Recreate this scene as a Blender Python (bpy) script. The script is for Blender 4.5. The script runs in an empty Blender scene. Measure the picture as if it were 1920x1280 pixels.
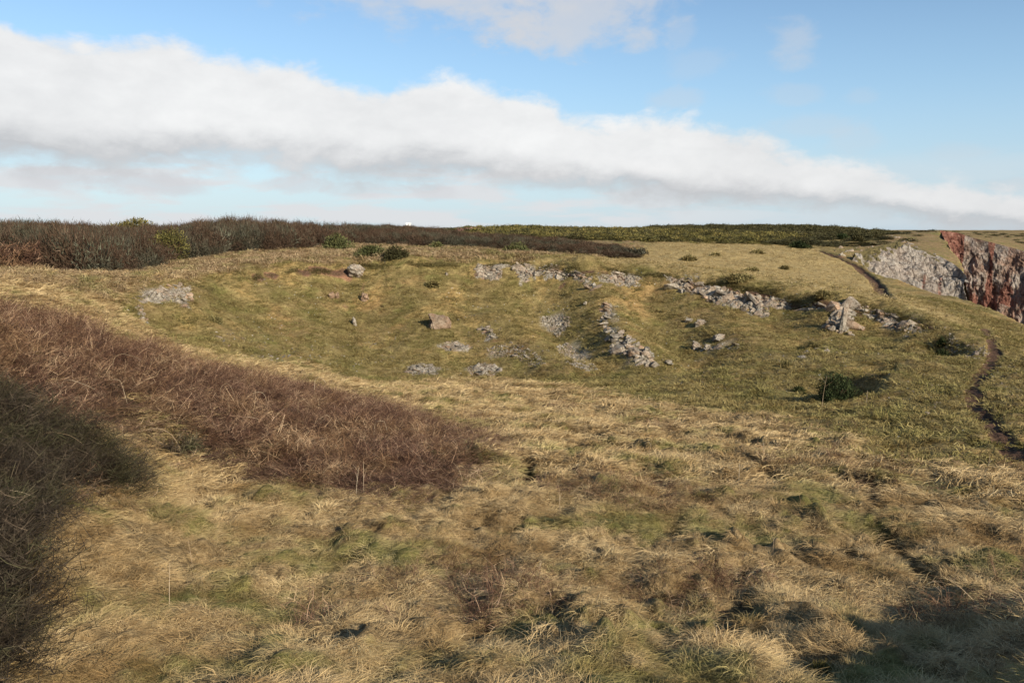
import bpy, bmesh, math, random
import numpy as np
from mathutils import Vector, Matrix, Euler, Quaternion
R = math.radians
rng = np.random.default_rng(7)
random.seed(7)
SC = bpy.context.scene
COL = SC.collection

# ------------------------------------------------------------------ camera
F = 1557.0                       # focal length in pixels of the 1920 px wide photograph
PITCH = R(7.75)
cam = bpy.data.cameras.new('camera'); camo = bpy.data.objects.new('camera', cam); COL.objects.link(camo)
cam.sensor_width = 36; cam.lens = 36 * F / 1920
cam.clip_start = 0.1; cam.clip_end = 6000
camo.location = (0, 0, 0); camo.rotation_euler = (math.pi / 2 - PITCH, 0, 0)
SC.camera = camo

# ------------------------------------------------------------------ node helper
class N:
    """small helper round a node tree"""
    def __init__(s, nt): s.t = nt
    def node(s, typ, **kw):
        n = s.t.nodes.new(typ)
        for k, v in kw.items(): setattr(n, k, v)
        return n
    def put(s, sock, v):
        if isinstance(v, bpy.types.NodeSocket): s.t.links.new(v, sock)
        elif v is not None:
            try: sock.default_value = v
            except Exception: sock.default_value = (*v, 1) if len(v) == 3 else v
    def math(s, op, a, b=None, c=None, clamp=False):
        n = s.node('ShaderNodeMath', operation=op); n.use_clamp = clamp
        s.put(n.inputs[0], a)
        if b is not None: s.put(n.inputs[1], b)
        if c is not None: s.put(n.inputs[2], c)
        return n.outputs[0]
    def ss(s, x, lo, hi, a=0.0, b=1.0, kind='SMOOTHSTEP'):
        n = s.node('ShaderNodeMapRange', interpolation_type=kind)
        for i, v in enumerate((x, lo, hi, a, b)): s.put(n.inputs[i], v)
        return n.outputs[0]
    def noise(s, vec, scale, detail=4, rough=.55, dist=0.0, col=False):
        n = s.node('ShaderNodeTexNoise'); s.put(n.inputs['Vector'], vec)
        n.inputs['Scale'].default_value = scale; n.inputs['Detail'].default_value = detail
        n.inputs['Roughness'].default_value = rough; n.inputs['Distortion'].default_value = dist
        return n.outputs['Color' if col else 'Fac']
    def mapping(s, vec, scale=(1, 1, 1), loc=(0, 0, 0), rot=(0, 0, 0)):
        n = s.node('ShaderNodeMapping'); s.put(n.inputs[0], vec)
        n.inputs[1].default_value = loc; n.inputs[2].default_value = rot; n.inputs[3].default_value = scale
        return n.outputs[0]
    def mix(s, f, a, b, mode='MIX'):
        n = s.node('ShaderNodeMix', data_type='RGBA', blend_type=mode)
        s.put(n.inputs[0], f); s.put(n.inputs[6], a if not isinstance(a, tuple) else (*a[:3], 1)); s.put(n.inputs[7], b if not isinstance(b, tuple) else (*b[:3], 1))
        return n.outputs[2]
    def ramp(s, f, stops, interp='LINEAR'):
        n = s.node('ShaderNodeValToRGB'); s.put(n.inputs[0], f)
        cr = n.color_ramp; cr.interpolation = interp
        while len(cr.elements) < len(stops): cr.elements.new(.5)
        for e, (p, c) in zip(cr.elements, stops): e.position = p; e.color = (*c, 1)
        return n.outputs[0]
    def curve(s, x, pts, lo, hi):
        n = s.node('ShaderNodeFloatCurve')
        t = s.ss(x, lo, hi, 0, 1, 'LINEAR'); s.put(n.inputs['Value'], t); n.inputs['Factor'].default_value = 1
        c = n.mapping.curves[0]; P = [((px - lo) / (hi - lo), py) for px, py in pts]
        while len(c.points) < len(P): c.points.new(.5, .5)
        for q, p in zip(c.points, P): q.location = p
        n.mapping.use_clip = False; n.mapping.update()
        return n.outputs[0]

# ------------------------------------------------------------------ daylight
SUN_AZ = math.atan2(.62, -.78); SUN_EL = R(24)
sun_from = Vector((math.sin(SUN_AZ) * math.cos(SUN_EL), math.cos(SUN_AZ) * math.cos(SUN_EL), math.sin(SUN_EL)))
world = bpy.data.worlds.new('World'); SC.world = world; world.use_nodes = True
wt = world.node_tree; wt.nodes.clear(); w = N(wt)
SKY_STRENGTH = .085
out = w.node('ShaderNodeOutputWorld'); bg = w.node('ShaderNodeBackground'); bg.inputs[1].default_value = SKY_STRENGTH
wt.links.new(bg.outputs[0], out.inputs[0])
sky = w.node('ShaderNodeTexSky', sky_type='NISHITA'); sky.sun_disc = False
sky.sun_elevation = SUN_EL; sky.sun_rotation = SUN_AZ; sky.altitude = 30; sky.air_density = 1.0; sky.dust_density = .35; sky.ozone_density = 1.6
tc = w.node('ShaderNodeTexCoord'); D = tc.outputs['Generated']
sx = w.node('ShaderNodeSeparateXYZ'); w.put(sx.inputs[0], D)
az = w.math('ARCTAN2', sx.outputs[0], sx.outputs[1])           # compass angle of the view direction, 0 = straight up the headland
el = w.math('ARCSINE', sx.outputs[2])
def AE(u, v):
    d = Vector(((u - 960) / F, math.cos(PITCH) + (640 - v) / F * math.sin(PITCH), -math.sin(PITCH) + (640 - v) / F * math.cos(PITCH))).normalized()
    return math.atan2(d.x, d.y), math.asin(d.z)
def edge(pts):
    q = [AE(*p) for p in pts]
    return [(-3.2, q[0][1] * 1.0)] + q + [(3.2, q[-1][1] * .8)]
upper = w.curve(az, edge([(-300, -40), (0, 45), (130, 88), (300, 84), (400, 108), (560, 118), (700, 170), (760, 152), (820, 150), (900, 168), (1020, 182), (1130, 232), (1340, 238), (1480, 285), (1600, 318), (1750, 342), (1920, 372), (2300, 405)]), -3.2, 3.2)
lower = w.curve(az, edge([(-300, 310), (0, 300), (250, 312), (500, 305), (640, 322), (860, 325), (950, 345), (1130, 352), (1300, 372), (1500, 372), (1920, 420), (2300, 425)]), -3.2, 3.2)
ndir = w.mapping(D, scale=(1, 1, 1.9))
nA = w.noise(ndir, 7, 8, .58, .4); nB = w.noise(ndir, 22, 6, .6, .2); nC = w.noise(ndir, 3.2, 5, .55, .3)
nAc = w.math('SUBTRACT', nA, .5); nBc = w.math('MULTIPLY', w.math('SUBTRACT', nB, .5), 1.5)
wob = w.math('MULTIPLY_ADD', nAc, .075, w.math('MULTIPLY', nBc, .030))
up_d = w.math('ADD', w.math('SUBTRACT', upper, el), wob)          # > 0 below the top edge
lo_d = w.math('ADD', w.math('SUBTRACT', el, lower), w.math('MULTIPLY', wob, .9))
m_up = w.ss(up_d, -.012, .012); m_lo = w.ss(lo_d, -.020, .016)
bank = w.math('MULTIPLY', m_up, m_lo)
# brightness of the bank: white and brilliant at its shoulders, greyer to its foot
hgt = w.math('DIVIDE', lo_d, w.math('MAXIMUM', w.math('ADD', lo_d, up_d), .01), clamp=True)
shade = w.math('ADD', w.math('MULTIPLY', w.ss(hgt, .0, .42), .85), w.math('MULTIPLY', w.math('SUBTRACT', nC, .5), 1.1))
shade = w.math('ADD', shade, w.math('MULTIPLY', nBc, .35))
shade = w.math('SUBTRACT', shade, w.math('MULTIPLY', w.ss(az, -.30, -.62), .28))
shade = w.math('SUBTRACT', shade, w.math('MULTIPLY', w.ss(az, .05, .5), .40), clamp=True)
EXPO = .6; K = .5 ** EXPO / SKY_STRENGTH
def kc(c): return tuple(K * q for q in c)
bank_col = w.mix(shade, kc((.56, .57, .59)), kc((.95, .95, .945)))
# pale air low over the land, then thin flat clouds, then the high cloud at the top of the view
skyc = sky.outputs[0]
skyc = w.mix(1.0, skyc, (.96, 1.06, 1.14, 1), 'MULTIPLY')
low = w.ss(el, .17, .0); skyc = w.mix(w.math('MULTIPLY', low, .62), skyc, kc((.60, .67, .74)))
mid = w.ss(el, .30, .10); skyc = w.mix(w.math('MULTIPLY', mid, .35), skyc, kc((.42, .66, .92)))
nW = w.noise(w.mapping(D, scale=(1, 1, 6.0)), 7, 6, .55, .3)
strip = w.math('MULTIPLY', w.ss(nW, .42, .58), w.math('MULTIPLY', w.ss(el, .088, .062), w.ss(el, -.02, .012)))
strip = w.math('MULTIPLY', strip, w.ss(az, .42, .05, .25, .9))
skyc = w.mix(strip, skyc, kc((.74, .75, .77)))
def blob(u, v, ru, rv, dens, soft=.8):
    a0, e0 = AE(u, v)
    dx = w.math('MULTIPLY', w.math('SUBTRACT', az, a0), F / ru); dy = w.math('MULTIPLY', w.math('SUBTRACT', el, e0), F / rv)
    r2 = w.math('ADD', w.math('MULTIPLY', dx, dx), w.math('MULTIPLY', dy, dy))
    r = w.math('SUBTRACT', w.math('SQRT', r2), w.math('MULTIPLY_ADD', nAc, 2.2, w.math('MULTIPLY', nBc, 1.1)))
    return w.math('MULTIPLY', w.ss(r, 1.15, 1.15 - soft), dens)
for (u, v, ru, rv, dn) in [(760, -30, 260, 85, .6), (1090, 30, 150, 75, .72), (940, -20, 180, 80, .5), (1495, 82, 50, 42, .38), (1275, 60, 30, 30, .2), (1300, 118, 60, 30, .16),
                           (1265, 185, 50, 18, .28), (1490, 178, 55, 20, .2), (1610, 180, 30, 16, .16), (1520, 235, 90, 25, .22), (1600, 265, 50, 26, .2), (1815, 283, 60, 14, .18), (1890, 347, 50, 12, .35), (280, 340, 100, 22, .75), (100, 330, 95, 26, .7), (550, 345, 60, 16, .6), (820, 360, 60, 14, .5), (690, 355, 70, 14, .4)]:
    skyc = w.mix(blob(u, v, ru, rv, dn), skyc, kc((.66, .67, .70)))
skyc = w.mix(w.math('MULTIPLY', bank, .97), skyc, bank_col)
wt.links.new(skyc, bg.inputs[0])
sun = bpy.data.lights.new('sun', 'SUN'); suno = bpy.data.objects.new('sun', sun); COL.objects.link(suno)
sun.energy = 5.0; sun.angle = R(.55); sun.color = (1, .90, .76)
suno.rotation_euler = (-sun_from).to_track_quat('-Z', 'Y').to_euler()
SC.view_settings.view_transform = 'Standard'; SC.view_settings.look = 'None'
SC.view_settings.exposure = EXPO; SC.view_settings.gamma = 1; SC.view_settings.use_curve_mapping = False
world.cycles.sampling_method = 'MANUAL'; world.cycles.sample_map_resolution = 512

# ------------------------------------------------------------------ numpy noise
_perm = np.random.default_rng(11).permutation(512).astype(np.int64)
_perm = np.concatenate([_perm, _perm])
_grad = np.random.default_rng(12).normal(size=(512, 3)); _grad /= np.linalg.norm(_grad, axis=1)[:, None]
def perlin(x, y, z=0.0):
    x, y, z = np.broadcast_arrays(np.asarray(x, float), np.asarray(y, float), np.asarray(z, float))
    xi = np.floor(x).astype(np.int64); yi = np.floor(y).astype(np.int64); zi = np.floor(z).astype(np.int64)
    xf = x - xi; yf = y - yi; zf = z - zi
    fu = xf * xf * xf * (xf * (xf * 6 - 15) + 10); fv = yf ** 3 * (yf * (yf * 6 - 15) + 10); fw = zf ** 3 * (zf * (zf * 6 - 15) + 10)
    def g(i, j, k):
        h = _perm[(_perm[(_perm[(xi + i) & 511] + yi + j) & 511] + zi + k) & 511]
        G = _grad[h]; return G[..., 0] * (xf - i) + G[..., 1] * (yf - j) + G[..., 2] * (zf - k)
    def lp(a, b, t): return a + (b - a) * t
    if np.all(z == 0):
        return 1.5 * lp(lp(g(0, 0, 0), g(1, 0, 0), fu), lp(g(0, 1, 0), g(1, 1, 0), fu), fv)
    return 1.5 * lp(lp(lp(g(0, 0, 0), g(1, 0, 0), fu), lp(g(0, 1, 0), g(1, 1, 0), fu), fv), lp(lp(g(0, 0, 1), g(1, 0, 1), fu), lp(g(0, 1, 1), g(1, 1, 1), fu), fv), fw)
def fbm(x, y, z=0.0, o=4, g=.5):
    s = 0; a = 1; f = 1
    for k in range(o):
        s = s + a * perlin(np.asarray(x) * f + 17.3 * k, np.asarray(y) * f - 9.1 * k, np.asarray(z) * f); a *= g; f *= 2.03
    return s
def sstep(x, a, b):
    t = np.clip((x - a) / (b - a), 0, 1); return t * t * (3 - 2 * t)

# ------------------------------------------------------------------ survey points: where things lie in the place
CP, SP = math.cos(PITCH), math.sin(PITCH)
def P(u, v, y):
    """the point y metres up the headland that is seen at photo pixel (u, v)"""
    dx = (u - 960) / F; dy = CP + (640 - v) / F * SP; dz = -SP + (640 - v) / F * CP
    return np.array((dx / dy * y, y, dz / dy * y))
def XY(u, y):                      # plan position only, at about ground level
    return (P(u, 500, y)[0], y)
NEAR_EDGE = [(1606, 497, 100), (1640, 514, 90), (1690, 534, 83), (1760, 553, 75), (1840, 575, 68), (1920, 606, 60.5), (2050, 665, 52), (2300, 760, 40)]
SLAB_TOP = [(1600, 480, 108), (1640, 466, 116), (1674, 459, 122), (1732, 472, 121), (1772, 489, 118), (1792, 501, 115), (1812, 520, 111)]
CLIFF_TOP = [(1776, 453, 148), (1762, 437, 165), (1790, 441, 166), (1813, 449, 165), (1849, 458, 163), (1920, 477, 159), (2050, 505, 150), (2300, 540, 130)]
ctrl = []
def C(*a):
    for (u, v, y) in a: ctrl.append(P(u, v, y))
def CZ(*a):
    for p in a: ctrl.append(np.array(p, float))
# behind and beside the viewpoint: the bank one stands on
CZ((0, 0, -1.65), (-3, -.5, -1.8), (2.6, .6, -2.2), (4.6, 2.4, -2.4), (7.2, 3.75, -1.66), (8, 3.9, -1.76), (9.5, 4.0, -1.76), (13, 4.2, -1.75), (20, 4.5, -1.8), (30, 5, -2), (0, -8, -3.5), (-15, -6, -2.5), (15, -8, -3.5), (-9, 3, -1.7), (-15, 8, -1.8), (40, -20, -5), (-40, -20, -4), (0, -60, -5), (0, -200, -6), (-200, -60, -5), (200, -60, -6), (1.5, 3, -2.9), (-2, 3, -2.8), (0, 5, -3.5))
C((-200, 1280, 6.5), (0, 1280, 6.6), (300, 1280, 7), (960, 1280, 7), (1500, 1280, 7), (1920, 1280, 6.6),
  (0, 1120, 8.0), (100, 1000, 9.8), (300, 1100, 10.2), (600, 1100, 10.6), (960, 1100, 10.6), (1400, 1100, 10.6), (1920, 1100, 10.4), (2300, 1100, 9.5),
  (300, 960, 14), (600, 950, 14.6), (960, 950, 14.8), (1400, 950, 14.8), (1920, 950, 14.5), (2400, 950, 13.5),
  (300, 870, 17), (600, 880, 17.5), (960, 860, 19.5), (1400, 860, 19.5), (1700, 860, 19.5), (1920, 870, 19.3), (2300, 880, 18),
  (1000, 780, 28), (1200, 790, 28), (1400, 800, 26.5), (1600, 780, 27.5), (1800, 770, 27), (2050, 770, 26),
  (1000, 722, 42), (1200, 745, 37), (1400, 755, 34), (1600, 740, 32.5), (1750, 720, 33.5), (1900, 720, 32), (2100, 720, 31),
  # floor of the hollow
  (560, 690, 46), (700, 712, 46), (800, 708, 48), (900, 705, 49), (1050, 712, 46.5), (1200, 705, 45), (1320, 695, 43.5), (1450, 690, 41.5), (1550, 685, 40.5),
  # its back slope
  (430, 655, 46), (600, 650, 51), (750, 650, 53.5), (900, 650, 54), (1050, 650, 53), (1150, 640, 52), (1300, 640, 50), (1450, 635, 48), (1600, 648, 45), (1700, 648, 43.5),
  (300, 610, 47), (450, 600, 53), (600, 595, 57), (750, 595, 58.5), (900, 595, 59), (1050, 595, 58), (1200, 595, 56.5), (1350, 600, 54), (1500, 605, 51),
  (400, 560, 55.5), (600, 548, 61), (750, 545, 62.5), (900, 543, 63), (1050, 545, 62), (1200, 555, 60),
  # foot of the rim scarp, then its lip
  (310, 572, 49.2), (500, 528, 60.5), (660, 518, 63.8), (900, 520, 64.7), (1080, 525, 63.8), (1250, 545, 60.6), (1350, 562, 58), (1430, 580, 55.6), (1570, 618, 51), (1650, 605, 49.6), (1740, 620, 46.8), (1775, 662, 42.6),
  (240, 575, 47), (255, 556, 49.5), (310, 538, 52), (360, 530, 54.5), (450, 514, 60), (560, 503, 63), (660, 498, 64.8), (760, 494, 65.8), (900, 493, 66.2), (1000, 494, 66), (1090, 500, 65), (1180, 508, 63.7), (1250, 514, 62.4), (1350, 527, 60), (1450, 543, 57.3), (1560, 560, 54.2), (1640, 573, 51.8), (1700, 590, 49.3), (1760, 616, 46), (1790, 640, 43.6), (1790, 668, 41),
  # right shoulder down which the path runs
  (1860, 650, 42), (1960, 700, 36), (1720, 572, 55), (1800, 595, 53), (1880, 630, 49), (1990, 680, 44), (1700, 690, 38.6), (1640, 700, 38),
  (1660, 553, 64), (1740, 562, 64), (1820, 585, 62), (1640, 520, 84), (1720, 545, 76), (1800, 562, 70), (1920, 605, 61), (2100, 690, 50), (2300, 760, 40),
  # plateau behind the rim
  (1250, 500, 72), (1400, 515, 72), (1530, 538, 68), (1100, 488, 76), (900, 482, 78), (700, 482, 77), (500, 490, 74), (330, 505, 66), (200, 520, 60), (100, 510, 58), (0, 515, 50), (-300, 510, 50),
  (1300, 475, 92), (1450, 480, 95), (1560, 490, 95), (1600, 505, 92), (1100, 474, 90), (900, 466, 92), (700, 466, 92), (500, 470, 84), (300, 482, 76), (180, 492, 66), (0, 470, 64),
  (1300, 455, 125), (1450, 462, 125), (1560, 468, 125), (1200, 452, 120), (1000, 448, 120), (700, 442, 120), (400, 443, 120), (100, 445, 120), (-300, 448, 120),
  (1000, 434, 170), (700, 433, 170), (300, 434, 170), (1300, 440, 180), (1450, 440, 190), (1600, 448, 180), (1400, 431, 230), (1550, 432, 250), (1250, 432, 240),
  (1700, 443, 220), (1690, 452, 150), (1740, 468, 130), (1760, 462, 140), (1850, 446, 200), (1920, 455, 200), (2050, 465, 200), (1920, 470, 172), (1850, 452, 174), (1700, 434, 400), (1900, 433, 400), (1500, 433, 400), (2200, 440, 400), (1000, 432, 400), (500, 432, 400), (0, 433, 400), (-400, 433, 400),
  # left bank under the thicket (ground lies about 0.8 m below its top)
  (-300, 590, 22), (0, 600, 22.5), (150, 640, 24.5), (300, 690, 27), (450, 722, 31), (620, 752, 32), (760, 790, 26), (900, 850, 19.6), (0, 700, 15.5), (200, 740, 18), (400, 790, 20.5), (550, 830, 20), (0, 830, 12), (180, 850, 14.5), (700, 870, 18.4),
  (0, 528, 44), (120, 570, 40), (230, 610, 40), (350, 650, 41), (480, 680, 42), (-300, 530, 42), (700, 740, 37), (850, 770, 31))
for q_ in SLAB_TOP + CLIFF_TOP: C(q_)
CZ((600, 700, -2.5), (-600, 700, -2.5), (0, 900, -2.5), (-900, 0, -5), (900, 0, -10), (0, -900, -8), (0, 2500, -5), (1500, 2500, -5), (-1500, 2500, -5))
ctrl = np.array(ctrl)
CC = 1.6
def mq(d): return np.sqrt(d * d + CC * CC)
_d = np.hypot(ctrl[:, None, 0] - ctrl[None, :, 0], ctrl[:, None, 1] - ctrl[None, :, 1])
_n = len(ctrl); A = np.zeros((_n + 3, _n + 3)); A[:_n, :_n] = mq(_d) - np.eye(_n) * .15
A[:_n, _n] = 1; A[:_n, _n + 1:] = ctrl[:, :2] / 100; A[_n:, :_n] = A[:_n, _n:].T
_w = np.linalg.solve(A, np.concatenate([ctrl[:, 2], [0, 0, 0]]))
def base_h(x, y):
    sh = x.shape; x = x.ravel(); y = y.ravel(); o = np.empty_like(x)
    for s in range(0, len(x), 20000):
        X = x[s:s + 20000]; Y = y[s:s + 20000]
        o[s:s + 20000] = mq(np.hypot(X[:, None] - ctrl[None, :, 0], Y[:, None] - ctrl[None, :, 1])) @ _w[:_n] + _w[_n] + (_w[_n + 1] * X + _w[_n + 2] * Y) / 100
    return o.reshape(sh)
def inside(x, y, poly):
    poly = np.asarray(poly, float); r = np.zeros(np.shape(x), bool); j = len(poly) - 1
    for i in range(len(poly)):
        xi, yi = poly[i]; xj, yj = poly[j]
        c = ((yi > y) != (yj > y)) & (x < (xj - xi) * (y - yi) / (yj - yi + 1e-12) + xi); r ^= c; j = i
    return r
def seg_dist(x, y, line, closed=False):
    line = [tuple(p[:2]) for p in line]; best = np.full(np.shape(x), 1e9)
    if closed: line = line + [line[0]]
    for (ax, ay), (bx, by) in zip(line[:-1], line[1:]):
        vx, vy = bx - ax, by - ay; t = np.clip(((x - ax) * vx + (y - ay) * vy) / (vx * vx + vy * vy + 1e-9), 0, 1)
        best = np.minimum(best, np.hypot(x - ax - t * vx, y - ay - t * vy))
    return best
def sdist(x, y, poly):             # > 0 inside
    d = seg_dist(x, y, poly, True); return np.where(inside(x, y, poly), d, -d)

chasm = [tuple(P(*q)[:2]) for q in NEAR_EDGE] + [(160, 12), (400, -60), (500, 100)] + [tuple(P(*q)[:2]) for q in CLIFF_TOP[::-1]] + [tuple(P(*q)[:2]) for q in SLAB_TOP[::-1]]

# polar survey grid: fine where the view looks, coarse elsewhere
a_in = np.radians(np.arange(-36, 36.001, .105)); a_out = np.radians(np.arange(38, 322.1, 2.0))
ANG = np.concatenate([a_in, a_out, [a_in[0] + 2 * math.pi]])
RAD = np.concatenate([[.0, .5, 1, 1.6, 2.2, 2.8, 3.4, 4, 4.5, 5], np.exp(np.arange(math.log(5.4), math.log(620), .0082)), [680, 760, 900, 1150, 1500, 2000, 2800]])
GA, GR = np.meshgrid(ANG, RAD); GX = GR * np.sin(GA); GY = GR * np.cos(GA)
def lookup(T, x, y):
    a = np.arctan2(x, y); a = np.where(a < ANG[0], a + 2 * math.pi, a); r = np.hypot(x, y)
    fa = np.interp(a, ANG, np.arange(len(ANG))); fr = np.interp(r, RAD, np.arange(len(RAD)))
    i = np.clip(fa.astype(int), 0, len(ANG) - 2); j = np.clip(fr.astype(int), 0, len(RAD) - 2); s = fa - i; t = fr - j
    return (T[j, i] * (1 - s) + T[j, i + 1] * s) * (1 - t) + (T[j + 1, i] * (1 - s) + T[j + 1, i + 1] * s) * t
HB = base_h(GX, GY)
sdc = sdist(GX, GY, chasm)
far_line = [tuple(P(*q)[:2]) for q in CLIFF_TOP[::-1]] + [tuple(P(*q)[:2]) for q in SLAB_TOP[::-1]]
HB = HB - np.where(sdc > 0, np.minimum(36, np.minimum(sdc * 2.6 * np.where(seg_dist(GX, GY, far_line) < sdc + .01, 9, 1), 200)), 0)
_ys = np.exp(np.linspace(math.log(5), math.log(700), 900))
def at(u, v):
    """ground point seen at photo pixel (u, v)"""
    p = P(u, v, 1.0); z = p[2] * _ys; g = lookup(HB, p[0] * _ys, _ys); k = np.nonzero(z < g)[0]
    k = k[0] if len(k) else len(_ys) - 1
    if k == 0: y = _ys[0]
    else:
        d0 = z[k - 1] - g[k - 1]; d1 = z[k] - g[k]; y = _ys[k - 1] + (_ys[k] - _ys[k - 1]) * d0 / (d0 - d1 + 1e-9)
    return np.array((p[0] * y, y, p[2] * y))
def ats(l): return [at(*q) for q in l]

# spurs and gullies that furrow the back slope of the hollow
_add = np.zeros_like(HB)
for l_, a_, w_ in [([(1092, 512), (1128, 560), (1150, 610), (1215, 680)], 1.0, 1.9), ([(925, 610), (990, 648), (1068, 700)], .75, 1.6), ([(1000, 540), (1040, 600), (1080, 670)], -.55, 1.8), ([(1215, 540), (1235, 600), (1290, 670)], -.7, 2.6),
                   ([(760, 510), (810, 590), (790, 670)], .6, 3.0), ([(640, 520), (690, 600), (720, 680)], -.5, 2.8), ([(1560, 575), (1575, 620)], .7, 1.5), ([(1470, 590), (1500, 640)], -.5, 2.0), ([(1650, 600), (1660, 640)], -.5, 1.8)]:
    q_ = ats(l_); _add += a_ * np.exp(-(seg_dist(GX, GY, q_) / w_) ** 2)
HB += _add

# ------------------------------------------------------------------ zones of ground cover, in plan
turf_edge = ats([(560, 680), (650, 716), (800, 714), (930, 712), (1050, 724), (1150, 742), (1280, 765), (1420, 788), (1530, 806), (1600, 850), (1700, 868), (1840, 880), (1930, 872), (2100, 870)])
turf_poly = [p[:2] for p in turf_edge] + [(140, 20), (140, 50)] + [tuple(P(*q)[:2]) for q in CLIFF_TOP[::-1]] + [tuple(P(*q)[:2]) for q in SLAB_TOP[::-1]] + [XY(1700, 400), XY(1200, 300), XY(1200, 100)] + [p[:2] for p in ats([(1000, 487), (800, 484), (600, 490), (450, 500), (330, 520), (240, 545), (225, 590), (300, 640), (420, 672)])]
thick_poly = [XY(*q) for q in [(-500, 27), (-200, 25), (0, 25), (120, 26), (250, 29), (350, 31), (450, 34), (560, 35), (660, 34), (760, 29.5), (860, 24.5), (950, 20), (930, 17.2), (850, 16.0), (760, 15.4), (680, 15.0), (600, 15.3), (500, 15.8), (430, 16.8), (380, 17.2), (320, 16.8), (280, 17.8), (225, 16), (208, 13.2), (180, 12.4), (100, 11.9), (55, 11.0), (15, 9.6), (-25, 8.2), (-60, 6.9), (-150, 6), (-500, 5)]]
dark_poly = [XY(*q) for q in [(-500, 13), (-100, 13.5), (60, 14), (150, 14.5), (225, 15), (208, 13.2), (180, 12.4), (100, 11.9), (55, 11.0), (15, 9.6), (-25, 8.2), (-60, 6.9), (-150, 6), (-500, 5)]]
bank_poly = [XY(*q) for q in [(-700, 56), (-100, 60), (40, 60), (110, 57.5), (160, 56.5), (215, 57), (245, 62), (320, 71), (420, 80), (560, 86), (620, 95), (700, 104), (780, 135), (400, 150), (-500, 140)]]      # blackthorn thicket on the skyline
strip_poly = [XY(*q) for q in [(600, 96), (700, 98), (800, 95), (900, 92), (1000, 89), (1100, 84), (1170, 83), (1205, 86), (1180, 93), (1100, 100), (1000, 108), (870, 116), (760, 135), (640, 130)]]
gorse_poly = [XY(*q) for q in [(840, 112), (980, 104), (1100, 98), (1200, 102), (1320, 118), (1440, 130), (1560, 160), (1250, 210), (1000, 190), (850, 175)]]
scrub_poly = [XY(*q) for q in [(1180, 190), (1330, 138), (1430, 112), (1530, 104), (1590, 108), (1660, 150), (1700, 230), (1600, 280), (1400, 290), (1200, 260)]]
PATH_A = ats([(1822, 606), (1846, 614), (1860, 636), (1867, 660), (1860, 680), (1842, 700), (1829, 722), (1828, 745), (1838, 768), (1858, 792), (1882, 822), (1905, 850), (1935, 878), (1990, 925), (2060, 980)])
PATH_B = ats([(1530, 468), (1556, 476), (1572, 484), (1592, 491), (1612, 502), (1634, 520), (1648, 536), (1655, 549), (1658, 557)])
TRACKS = [ats(l) for l in [[(1603, 866), (1612, 890), (1625, 910), (1640, 935), (1637, 955), (1615, 975)], [(1650, 1000), (1670, 1020), (1690, 1040)], [(1725, 1090), (1755, 1105)], [(985, 870), (990, 900), (1000, 925)], [(1400, 1140), (1375, 1170), (1345, 1205)]]]
# hollows between the tussocks with dark bare earth in them: (u, v, width in px)
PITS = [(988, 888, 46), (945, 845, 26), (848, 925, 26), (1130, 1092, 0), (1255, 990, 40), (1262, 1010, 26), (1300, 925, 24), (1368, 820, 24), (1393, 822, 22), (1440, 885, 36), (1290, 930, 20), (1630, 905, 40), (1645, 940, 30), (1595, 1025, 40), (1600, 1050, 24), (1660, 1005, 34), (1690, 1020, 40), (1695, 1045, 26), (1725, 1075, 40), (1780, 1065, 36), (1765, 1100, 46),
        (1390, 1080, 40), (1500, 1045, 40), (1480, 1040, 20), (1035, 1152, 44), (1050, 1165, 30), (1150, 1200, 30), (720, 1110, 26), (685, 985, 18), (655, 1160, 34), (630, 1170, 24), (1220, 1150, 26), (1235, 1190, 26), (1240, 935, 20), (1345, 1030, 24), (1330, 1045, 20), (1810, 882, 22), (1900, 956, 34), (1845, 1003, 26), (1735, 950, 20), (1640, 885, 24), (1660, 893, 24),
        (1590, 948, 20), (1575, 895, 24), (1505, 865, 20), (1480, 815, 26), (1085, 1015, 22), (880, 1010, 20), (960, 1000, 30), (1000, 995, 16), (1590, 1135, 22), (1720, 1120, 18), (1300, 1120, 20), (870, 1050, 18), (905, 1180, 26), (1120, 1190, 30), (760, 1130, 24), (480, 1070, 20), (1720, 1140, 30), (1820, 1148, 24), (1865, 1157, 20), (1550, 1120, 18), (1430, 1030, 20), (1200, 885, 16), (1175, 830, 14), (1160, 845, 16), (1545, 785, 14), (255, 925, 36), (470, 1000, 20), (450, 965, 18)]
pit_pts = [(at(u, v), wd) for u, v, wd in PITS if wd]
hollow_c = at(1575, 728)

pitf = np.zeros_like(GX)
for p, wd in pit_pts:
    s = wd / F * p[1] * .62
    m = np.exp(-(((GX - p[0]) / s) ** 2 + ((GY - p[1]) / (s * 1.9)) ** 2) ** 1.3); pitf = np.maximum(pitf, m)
trk = np.zeros_like(GX)
for l in TRACKS: trk = np.maximum(trk, 1 - sstep(seg_dist(GX, GY, l) + .1 * perlin(GX / .3, GY / .3), .04, .26))
dA = seg_dist(GX, GY, PATH_A); dB = seg_dist(GX, GY, PATH_B)
dA = dA + .06 * perlin(GX / 1.2, GY / 1.2) + .03 * perlin(GX / .3, GY / .3); patha = 1 - sstep(dA, .20, .42); pathb = 1 - sstep(dB, .32, .75)
sd_turf = sdist(GX, GY, turf_poly) + fbm(GX / 3, GY / 3) * 1.2
turf = sstep(sd_turf, -.6, .8)
sd_thick = sdist(GX, GY, thick_poly)
thick = sstep(sd_thick, -.3, .6)
rim_line = ats([(255, 560), (310, 541), (360, 533), (450, 517), (560, 506), (660, 501), (760, 497), (900, 496), (1000, 497), (1090, 503), (1180, 511), (1250, 517), (1350, 530), (1450, 546), (1560, 563), (1640, 576), (1700, 593), (1760, 619), (1788, 641)])
red_lips = [ats(l) for l in [[(478, 515), (520, 511)], [(556, 506), (600, 504), (652, 506)], [(630, 510), (655, 512)]]]
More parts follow.
